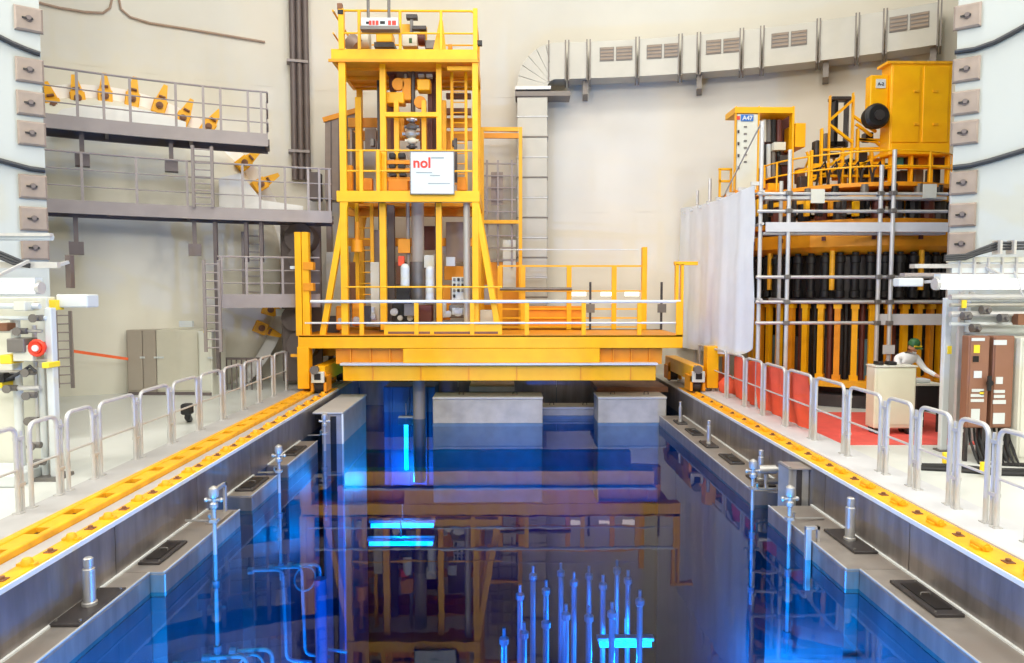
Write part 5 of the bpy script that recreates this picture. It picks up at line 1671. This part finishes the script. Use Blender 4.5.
poles = [(X_(787, YS0), YS0, zs(150)), (X_(878, YS0), YS0, zs(165)), (X_(890.5, YS0 - 0.05), YS0 - 0.05, zs(150)), (X_(948, YS0), YS0, zs(190)), (XS0, YS0 + 0.15, zs(120)), (XS0 - 0.02, 19.3, zs(150)), (XS0, YS1, 5.6), (X_(779, YS0 + 0.9), YS0 + 0.9, zs(175))]
for (x, y, z) in poles:
    o = cylp('pole', 'scaffold_tube', sf, (x, y, 0.02), (x, y, z), 0.045, 10)
    boxp('base_plate', 'galvanised', o, (x - 0.08, x + 0.08, y - 0.08, y + 0.08, 0.0, 0.02))
for v in (193.5, 211, 277, 302, 323):
    z = zs(v)
    x1_ = X_(946, YS0)
    cylp('ledger', 'scaffold_tube', sf, (XS0 - 0.1, YS0 + 0.06, z), (x1_, YS0 + 0.06, z), 0.036, 8)
    for (x, y, zz) in poles[:3]:
        MB().box(x - 0.06, x + 0.06, y - 0.06, y + 0.1, z - 0.05, z + 0.05).build('coupler', 'motor_grey', sf, bevel=0.01)
for v in (193.5, 226, 302):
    z = zs(v) + 0.05
    cylp('transom', 'scaffold_tube', sf, (XS0, YS0, z), (XS0, YS1, z), 0.032, 8)
    cylp('transom', 'scaffold_tube', sf, (X_(787, YS0), YS0, z), (X_(787, YS0), YS0 + 1.0, z), 0.032, 8)
boxp('toe_board', 'kerb_white', sf, (XS0 + 0.05, X_(945, YS0), YS0 - 0.05, YS0 - 0.02, zs(232), zs(222.5)))
boxp('toe_board', 'kerb_white', sf, (X_(878, YS0), X_(945, YS0), YS0 + 0.0, YS0 + 0.03, zs(325), zs(314)))
boxp('deck_board', 'galvanised', sf, (XS0 + 0.05, X_(945, YS0), YS0 + 0.05, YS0 + 0.35, zs(232) - 0.05, zs(232)))
boxp('deck_board', 'galvanised', sf, (XS0 + 0.05, X_(945, YS0), YS0 + 0.05, YS0 + 0.3, zs(199), zs(196)))
boxp('label_plate', 'white_paint', sf, pbox(883, 895, 345, 354, YS0 - 0.12, YS0 - 0.1))
for (u, v) in ((818, 195), (930, 190)):
    boxp('tag_plate', 'pale_panel', sf, pbox(u - 7, u + 7, v - 6, v + 8, YS0 - 0.02, YS0 + 0.0))
barp('brace', 'scaffold_tube', sf, (XS0, 19.3, zs(205)), (XS0, YS0 + 0.2, zs(120)), 0.025)
# white plastic sheet on the pool side of the scaffold
sh = MB()
ny, nz = 46, 22
vs = []
for i in range(ny + 1):
    s_ = i / ny
    y = 15.62 + 6.5 * s_
    top = 5.02 + 0.25 * s_ - 0.10 * math.sin(s_ * PI)
    bot = 1.15 - 0.25 * s_ + (0.25 * math.exp(-s_ * 12))
    for j in range(nz + 1):
        q = j / nz
        z = bot + (top - bot) * q
        fold = (0.028 * math.sin(s_ * 31 + 1.5 * q) + 0.014 * math.sin(s_ * 67 + 2 * q + 1)) * (1.1 - 0.6 * q)
        yy = y - 0.10 * (1 - q) * math.exp(-s_ * 9) + 0.02 * math.sin(q * 14)
        vs.append((XS0 - 0.13 + fold + 0.015 * math.sin(q * 9 + s_ * 5), yy, z))
fs = [(i * (nz + 1) + j, (i + 1) * (nz + 1) + j, (i + 1) * (nz + 1) + j + 1, i * (nz + 1) + j + 1) for i in range(ny) for j in range(nz)]
k = len(vs)
vs2 = [(x + 0.012, y, z) for x, y, z in vs]
sh.add(vs + vs2, fs + [tuple(i + k for i in f[::-1]) for f in fs])
sheet = thing('plastic_sheet', (XS0 - 0.2, 18, 0.9), 'white plastic sheet hanging on the pool side of the scaffold', 'sheet')
sh.build('sheet', 'tarp_white', sheet)
for i in range(8):
    y = 15.5 + i * 0.85
    MB().box(XS0 - 0.22, XS0 - 0.02, y, y + 0.04, 5.0, 5.08).build('tie', 'galvanised', sheet)

# ================================================================== RED CLOTH, CART, WORKER
rc = MB()
vs = []
ny, nz = 40, 10
for i in range(ny + 1):
    s_ = i / ny
    y = 12.75 + 4.2 * s_
    for j in range(nz + 1):
        q = j / nz
        x = 5.58 + 0.04 * math.sin(s_ * 40) * (1 - 0.5 * q) + 0.03 * math.sin(s_ * 17 + q * 3) + 0.10 * (1 - q) ** 2
        vs.append((x, y - 0.18 * (1 - q) * (1 if s_ < 0.05 else 0.0), 0.09 + (1.02 + 0.04 * math.sin(s_ * 23)) * q))
fs = [(i * (nz + 1) + j, (i + 1) * (nz + 1) + j, (i + 1) * (nz + 1) + j + 1, i * (nz + 1) + j + 1) for i in range(ny) for j in range(nz)]
k = len(vs)
rc.add(vs + [(x + 0.015, y, z) for x, y, z in vs], fs + [tuple(i + k for i in f[::-1]) for f in fs])
rc.build('red_cloth', 'red_cloth', label='red cloth hung along the inside of the right railing', cat='cloth')
for i, (u, v, Y, s_) in enumerate(((706, 383, 18.9, 0.26), (718, 391, 17.8, 0.24))):
    p = V(u, v, Y)
    p.x = max(p.x, 5.75)
    bm_ = MB()
    bm_.ball((p.x, Y, 0.0 + s_ * 0.95), s_, s_, s_, 14, 10)
    for q in range(len(bm_.v)):
        w_ = bm_.v[q]
        bm_.v[q] = w_ + Vector((0.03 * math.sin(w_.z * 40), 0, 0.02 * math.sin(w_.x * 50)))
    t = thing('red_bag', (p.x, Y, 0), ('round red bag behind the right railing next to the bridge', 'round red bag behind the right railing next to the red cloth')[i], 'bag')
    bm_.build('bag', 'red_cloth', t)
    cylp('knot', 'red_cloth', t, (p.x, Y, 1.85 * s_), (p.x + 0.04, Y, 2.25 * s_), 0.05, 8, 0.07)
boxp('floor_mat', 'mat_red', None, (5.85, 9.3, 12.0, 15.2, 0.0, 0.015), label='red mat on the floor around the cream cart', cat='mat')
# cream cart
YC0 = 12.8
bx_ = pbox(873.5, 917, 367, 432, YC0, YC0 + 0.6)
ctt = thing('cream_cart', ((bx_[0] + bx_[1]) / 2, YC0 + 0.3, 0), 'cream metal cart on castors in front of the worker', 'cart')
boxp('body', 'cart_cream', ctt, (bx_[0], bx_[1], YC0, YC0 + 0.32, 0.13, bx_[5]), bevel=0.02)
boxp('front_panel', 'cart_cream', ctt, (bx_[0] + 0.04, bx_[1] - 0.04, YC0 - 0.015, YC0, 0.2, bx_[5] - 0.05), bevel=0.006)
boxp('top_rim', 'pale_panel', ctt, (bx_[0] - 0.01, bx_[1] + 0.01, YC0 - 0.02, YC0 + 0.33, bx_[5], bx_[5] + 0.025))
for (xx, yy) in ((bx_[0] + 0.1, YC0 + 0.07), (bx_[1] - 0.1, YC0 + 0.07), (bx_[0] + 0.1, YC0 + 0.26), (bx_[1] - 0.1, YC0 + 0.26)):
    c = MB().box(xx - 0.05, xx + 0.05, yy - 0.04, yy + 0.04, 0.09, 0.135).build('castor', 'dark_steel', ctt)
    cylp('wheel', 'black', c, (xx - 0.03, yy, 0.065), (xx + 0.03, yy, 0.065), 0.06, 12)
for (u, s_) in ((877, 0.05), (889, 0.07)):
    p = V(u, 366, YC0 + 0.2)
    MB().box(p.x - s_, p.x + s_, YC0 + 0.05, YC0 + 0.25, bx_[5] + 0.025, bx_[5] + 0.09).build('tool', 'black', ctt, bevel=0.01)
# bench the worker leans over
YN = 13.0
bn = thing('work_bench', (X_(930, YN), YN, 0), 'dark work bench with pale instruments right of the cream cart', 'bench')
boxp('top', 'pale_panel', bn, (X_(918, YN), X_(946, YN), YN, YN + 0.6, 0.90, 0.94))
for (xx, yy) in ((X_(920, YN), YN + 0.04), (X_(943, YN), YN + 0.04), (X_(920, YN), YN + 0.52), (X_(943, YN), YN + 0.52)):
    boxp('leg', 'dark_steel', bn, (xx, xx + 0.04, yy, yy + 0.04, 0, 0.90))
boxp('drawer_box', 'black', bn, (X_(921, YN), X_(945, YN), YN + 0.05, YN + 0.5, 0.4, 0.9), bevel=0.01)
boxp('instrument', 'white_paint', bn, (X_(922, YN), X_(936, YN), YN + 0.05, YN + 0.3, 0.94, 1.02), bevel=0.02)

# worker in white coveralls bending over the bench
HX = X_(906, 13.55)
wkY = 13.75
skel = [  # (x, y, z, radius)
    (0.00, 0.00, 0.95, 0.155),   # 0 pelvis
    (0.02, -0.06, 1.12, 0.150),  # 1 belly
    (0.05, -0.14, 1.28, 0.165),  # 2 chest
    (0.07, -0.19, 1.38, 0.110),  # 3 upper chest
    (0.09, -0.24, 1.45, 0.060),  # 4 neck
    (-0.12, -0.17, 1.36, 0.075), # 5 L shoulder
    (0.25, -0.20, 1.36, 0.075),  # 6 R shoulder
    (-0.16, -0.30, 1.13, 0.055), # 7 L elbow
    (0.05, -0.42, 1.02, 0.040),  # 8 L wrist
    (0.36, -0.30, 1.15, 0.055),  # 9 R elbow
    (0.46, -0.50, 1.05, 0.040),  # 10 R wrist
    (-0.10, 0.01, 0.86, 0.110),  # 11 L hip
    (0.10, 0.01, 0.86, 0.110),   # 12 R hip
    (-0.12, -0.05, 0.48, 0.075), # 13 L knee
    (0.12, -0.03, 0.48, 0.075),  # 14 R knee
    (-0.12, 0.02, 0.10, 0.055),  # 15 L ankle
    (0.12, 0.03, 0.10, 0.055),   # 16 R ankle
    (-0.13, -0.14, 0.045, 0.042),  # 17 L toe
    (0.13, -0.13, 0.045, 0.042),   # 18 R toe
]
edges = [(0, 1), (1, 2), (2, 3), (3, 4), (3, 5), (3, 6), (5, 7), (7, 8), (6, 9), (9, 10), (0, 11), (0, 12), (11, 13), (12, 14), (13, 15), (14, 16), (15, 17), (16, 18)]
pts = [list(q) for q in skel]
# head bent forward: crown, face
hc = Vector((0.11, -0.30, 1.56))
pts += [[hc.x, hc.y, hc.z, 0.085], [hc.x + 0.005, hc.y - 0.02, hc.z + 0.07, 0.082]]
edges += [(4, 19), (19, 20)]
# hands: palm and five fingers each
for (wr, dx, sgn) in ((8, Vector((0.55, -0.80, -0.22)).normalized(), -1), (10, Vector((0.35, -0.90, -0.25)).normalized(), 1)):
    wv = Vector(skel[wr][:3])
    side = dx.cross(Vector((0, 0, 1))).normalized()
    i0 = len(pts)
    pc = wv + dx * 0.07
    pts.append([*pc, 0.030])
    edges.append((wr, i0))
    for f, (off, ln) in enumerate(((-0.034, 0.085), (-0.012, 0.100), (0.012, 0.095), (0.034, 0.075))):
        a = pc + dx * 0.035 + side * off
        m_ = a + dx * ln * 0.5
        e_ = a + dx * ln * 0.8 + Vector((0, 0, -0.03))
        j = len(pts)
        pts += [[*a, 0.011], [*m_, 0.0095], [*e_, 0.008]]
        edges += [(i0, j), (j, j + 1), (j + 1, j + 2)]
    a = pc - dx * 0.02 - side * 0.04 * sgn
    j = len(pts)
    pts += [[*a, 0.012], [*(a + dx * 0.04 - side * 0.03 * sgn), 0.009]]
    edges += [(i0, j), (j, j + 1)]
me = bpy.data.meshes.new('person_skeleton')
me.from_pydata([Vector(q[:3]) for q in pts], edges, [])
tmp = bpy.data.objects.new('person_skeleton', me)
COL.objects.link(tmp)
md = tmp.modifiers.new('Skin', 'SKIN')
md.use_smooth_shade = True
for i, q in enumerate(pts):
    me.skin_vertices[0].data[i].radius = (q[3], q[3])
    me.skin_vertices[0].data[i].use_root = (i == 0)
sd = tmp.modifiers.new('Sub', 'SUBSURF')
sd.levels = 2
sd.render_levels = 2
dg = bpy.context.evaluated_depsgraph_get()
body = bpy.data.meshes.new_from_object(tmp.evaluated_get(dg))
bpy.data.objects.remove(tmp)
# face on the head, part of the same mesh
bm = bmesh.new()
bm.from_mesh(body)
fd = Vector((0.25, -0.85, -0.45)).normalized()
fside = fd.cross(Vector((0, 0, 1))).normalized()
fup = fside.cross(fd).normalized()
for v_ in bm.verts:
    d_ = v_.co - (hc + Vector((0, -0.01, 0.035)))
    if v_.co.z > 1.475 and d_.length < 0.2:
        n_ = d_.normalized()
        v_.co = hc + Vector((0, -0.01, 0.035)) + fside * n_.dot(fside) * 0.078 + fup * n_.dot(fup) * 0.118 + fd * n_.dot(fd) * 0.098
        sd_ = abs(n_.dot(fside))
        if n_.dot(fd) > 0.75 and sd_ < 0.22 and -0.35 < n_.dot(fup) < 0.12:
            v_.co += fd * 0.02
bm.to_mesh(body)
bm.free()
body.materials.clear()
for nm in ('coverall', 'skin'):
    body.materials.append(M[nm])
for p_ in body.polygons:
    c = p_.center
    p_.use_smooth = True
    head = c.z > 1.475
    hand = min((c - Vector(skel[8][:3])).dot(Vector((0.55, -0.80, -0.22))) if (c - Vector(skel[8][:3])).length < 0.25 else -1, 9) > 0.0 or ((c - Vector(skel[10][:3])).dot(Vector((0.35, -0.90, -0.25))) > 0.0 and (c - Vector(skel[10][:3])).length < 0.25)
    p_.material_index = 1 if (head or hand) else 0
pe = thing('person', (HX, wkY, 0.015), 'person in white coveralls and green helmet bending over behind the cream cart', 'person')
bo = bpy.data.objects.new('body', body)
COL.objects.link(bo)
bo.parent = pe
LOC[bo] = LOC[pe]
c0 = Vector((HX, wkY, 0.015)) + hc + Vector((0, -0.01, 0.035))
hl = MB()
hel = Matrix.Translation(c0) @ Matrix([[fside[i], -fd[i], fup[i]] for i in range(3)]).to_4x4()
HB = MB(hel)
HB.lathe((0, 0, 0.03), [(0.001, 0.135), (0.05, 0.128), (0.09, 0.095), (0.108, 0.04), (0.108, 0.0), (0.1, 0.0)], 18)
HB.box(-0.07, 0.07, -0.17, -0.09, 0.03, 0.04)
HB.build('helmet', 'helmet_green', pe)
MB(hel).box(-0.09, 0.09, -0.112, -0.09, 0.045, 0.07).build('helmet_band', 'yellow_label', pe)
for s_ in (-1, 1):
    MB(hel).ball((0.03 * s_, -0.092, -0.002), 0.012, 0.006, 0.008, 8, 6).build('eye', 'black', pe)
    MB(hel).ball((0.08 * s_, 0.0, -0.01), 0.012, 0.02, 0.032, 8, 6).build('ear', 'skin', pe)
MB(hel).box(-0.025, 0.025, -0.098, -0.09, -0.062, -0.054).build('mouth', 'maroon', pe)
MB(hel).lathe((0, 0.01, 0), [(0.083, 0.03), (0.088, -0.01), (0.07, -0.06)], 14, R(-80), R(80)).build('hair', 'black', pe)
for s_, ix in ((-1, 17), (1, 18)):
    q = Vector((HX, wkY, 0.015)) + Vector(skel[ix][:3])
    MB().box(q.x - 0.05, q.x + 0.05, q.y - 0.06, q.y + 0.22, 0.015, 0.10).build('shoe', 'white_paint', pe, bevel=0.025)
# ================================================================== EQUIPMENT AT THE RIGHT EDGE
YR_ = 10.8
wp = thing('white_post', (X_(941, 11.5), 11.5, 0), 'white square post between the scaffold and the brown cabinets', 'post')
boxp('post', 'white_paint', wp, (X_(946.5, 11.5), X_(953, 11.5), 11.5, 11.6, 0.0, Z_(298, 11.5)), bevel=0.01)
boxp('foot', 'motor_grey', wp, (X_(944, 11.5), X_(955, 11.5), 11.45, 11.65, 0.0, 0.03))
boxp('sticker', 'yellow_label', wp, pbox(947.5, 952, 346, 354, 11.49, 11.5))
ladder('pale blue grey ladder beside the brown cabinets', 956, 966, 292, 445, 0, 9, 'galvanised', Y=11.3)


def brown_cabinet(u0, u1, lab, marks):
    a = pbox(u0, u1, 336, 428, YR_, YR_ + 0.18)
    t = thing('brown_cabinet', ((a[0] + a[1]) / 2, YR_ + 0.25, 0), lab, 'cabinet')
    boxp('body', 'cabinet_brown', t, a, bevel=0.012)
    dr = boxp('door', 'cabinet_brown', t, (a[0] + 0.015, a[1] - 0.015, YR_ - 0.02, YR_, a[4] + 0.02, a[5] - 0.02), bevel=0.006)
    for (p0, p1, v0, v1, m_) in marks:
        boxp('label_plate', m_, dr, pbox(p0, p1, v0, v1, YR_ - 0.03, YR_ - 0.02))
    for xx in (a[0], a[1] - 0.05):
        for y_ in (0.02, 0.12):
            boxp('leg', 'dark_steel', t, (xx, xx + 0.05, YR_ + y_, YR_ + y_ + 0.04, 0, a[4]))
    return t


brown_cabinet(966, 990, 'brown electrical cabinet with a yellow warning plate, left of the pair', [(972, 985, 338, 341, 'white_paint'), (974, 980, 345, 353, 'yellow_label'), (973, 979, 356, 362, 'black_metal'), (974, 982, 371, 378, 'white_paint'), (972, 984, 389, 392, 'white_paint'), (971, 984, 394, 397, 'white_paint'), (971, 984, 399, 402, 'white_paint'), (980, 984, 391, 395, 'yellow_label'), (971, 980, 409, 422, 'white_paint')])
t = brown_cabinet(990.5, 1015, 'brown electrical cabinet with a black lever, right of the pair', [(994, 1007, 340, 345, 'white_paint'), (996, 1003, 377, 384, 'white_paint'), (994, 1005, 390, 393, 'white_paint'), (994, 1005, 395, 398, 'white_paint'), (993, 1006, 400, 404, 'white_paint'), (993, 1005, 413, 424, 'white_paint')])
MB().cyl(V(990, 383, YR_ - 0.02), V(990, 383, YR_ - 0.10), 0.05, 10).box(*pbox(988, 992, 376, 391, YR_ - 0.13, YR_ - 0.10)).build('lever', 'black', t)
t = thing('pale_cabinet', (X_(1035, YR_), YR_ + 0.3, 0), 'pale cabinet at the right edge beside the brown pair', 'cabinet')
a = pbox(1017, 1075, 338, 440, YR_ - 0.1, YR_ + 0.5)
boxp('body', 'pale_panel', t, (a[0], a[1], a[2], a[3], 0.0, a[5]), bevel=0.012)
boxp('door', 'pale_panel', t, (a[0] + 0.03, a[1] - 0.03, a[2] - 0.02, a[2], 0.1, a[5] - 0.03), bevel=0.006)
# cables below the cabinets
cb_ = thing('cable_bundle', (X_(990, YR_), YR_ - 0.2, 0), 'bundle of black cables hanging below the brown cabinets', 'cables')
for k in range(9):
    u = 969 + k * 5
    tubep('cable', 'black', cb_, [V(u, 428, YR_ + 0.1), V(u + 1, 440, YR_ + 0.05), V(u + 6, 455, YR_ - 0.1), V(u + 10, 464, YR_ - 0.15), (X_(u + 22, YR_), YR_ - 0.25 - 0.02 * k, 0.03)], 0.022, 6)
tubep('floor_cable', 'black', cb_, [(X_(930, 10.2), 10.3, 0.03), (X_(960, 10.2), 10.2, 0.03), (X_(1000, 10.0), 10.0, 0.03), (X_(1060, 9.8), 9.9, 0.03)], 0.035, 8)
tubep('floor_cable', 'black', cb_, [(X_(930, 10.2), 10.5, 0.03), (X_(970, 10.2), 10.45, 0.03), (X_(1010, 10.0), 10.2, 0.03), (X_(1060, 9.8), 10.15, 0.03)], 0.03, 8)
for (u, y) in ((953, 10.5), (992, 9.9)):
    boxp('yellow_tag', 'yellow_label', cb_, (X_(u, y) - 0.06, X_(u, y) + 0.06, y - 0.03, y + 0.03, 0.05, 0.22), bevel=0.01)
# pipes, tray and lamps above the cabinets
tube_lamp('glowing white tube lamp above the brown cabinets at the right edge', V(937, 284, 10.4), V(1080, 284, 10.4), 0.08)
t = thing('lamp_box', V(912, 282, 12.0), 'small white lamp box left of the right tube lamp', 'lamp')
LOC[t] = Vector(t.location)
boxp('housing', 'white_paint', t, pbox(899, 924, 278, 286.5, 12.0, 12.2), bevel=0.015)
barp('arm', 'galvanised', t, V(924, 282, 12.1), V(952, 280, 11.4), 0.05)
tr_ = thing('pipe_rack', V(990, 262, 10.9), 'grey pipe rack with cable trays above the right tube lamp', 'pipe rack')
LOC[tr_] = Vector(tr_.location)
for (u0, v0, v1, m_) in ((915, 264, 268, 'galvanised'), (952, 257, 262, 'pale_panel'), (905, 273, 276, 'walkway_grey'), (952, 268, 273, 'white_paint')):
    boxp('beam', m_, tr_, pbox(u0, 1090, v0, v1, 10.9, 11.05))
for k in range(7):
    u = 960 + k * 14
    boxp('rung', 'galvanised', tr_, pbox(u, u + 2.5, 257, 274, 10.86, 10.9))
for q in range(3):
    tubep('cable', 'cable_black', tr_, [V(945, 256 + q * 2, 10.8), V(965, 255 + q * 2, 10.8), V(978, 250 + q * 2, 10.8), V(996, 243 + q * 3, 10.8), V(1060, 242 + q * 3, 10.8)], 0.024, 6)
for u in (1000, 1014):
    boxp('cable_clamp', 'galvanised', tr_, pbox(u, u + 3, 240, 254, 10.72, 10.9))
tubep('curved_hose', 'galvanised', tr_, [V(1014, 272, 10.3), V(1019, 282, 10.3), V(1021, 292, 10.3), V(1026, 300, 10.3)], 0.012, 6)
tk = thing('white_tank', (X_(1000, 11.2), 11.2, 2.0), 'white tank unit with pipes above the brown cabinets', 'tank')
boxp('body', 'white_paint', tk, pbox(968, 1050, 300, 334, 11.2, 11.5), bevel=0.03)
for (v, r_, m_) in ((297, 0.05, 'galvanised'), (305, 0.03, 'duct_metal'), (314, 0.045, 'galvanised'), (324, 0.03, 'white_paint')):
    cylp('pipe', m_, tk, V(950, v, 11.1), V(1080, v, 11.1), r_, 10)
for (u, v) in ((966, 316), (985, 310), (1003, 318), (975, 328)):
    p = V(u, v, 11.0)
    MB().cyl(p + Vector((-0.06, 0, 0)), p + Vector((0.06, 0, 0)), 0.07, 10).cyl(p + Vector((0, 0, 0)), p + Vector((0, -0.12, 0)), 0.035, 8).build('valve', 'motor_grey', tk)
boxp('brown_box', 'rust_brown', tk, pbox(1018, 1030, 314, 325, 10.95, 11.1))
boxp('sticker', 'yellow_label', tk, pbox(962, 967, 300, 308, 11.0, 11.02))
for u in (969, 1044):
    boxp('stand', 'galvanised', tk, (X_(u, 11.2), X_(u + 4, 11.2), 11.38, 11.48, 0, Z_(334, 11.2)))
print('script done', len(bpy.data.objects))
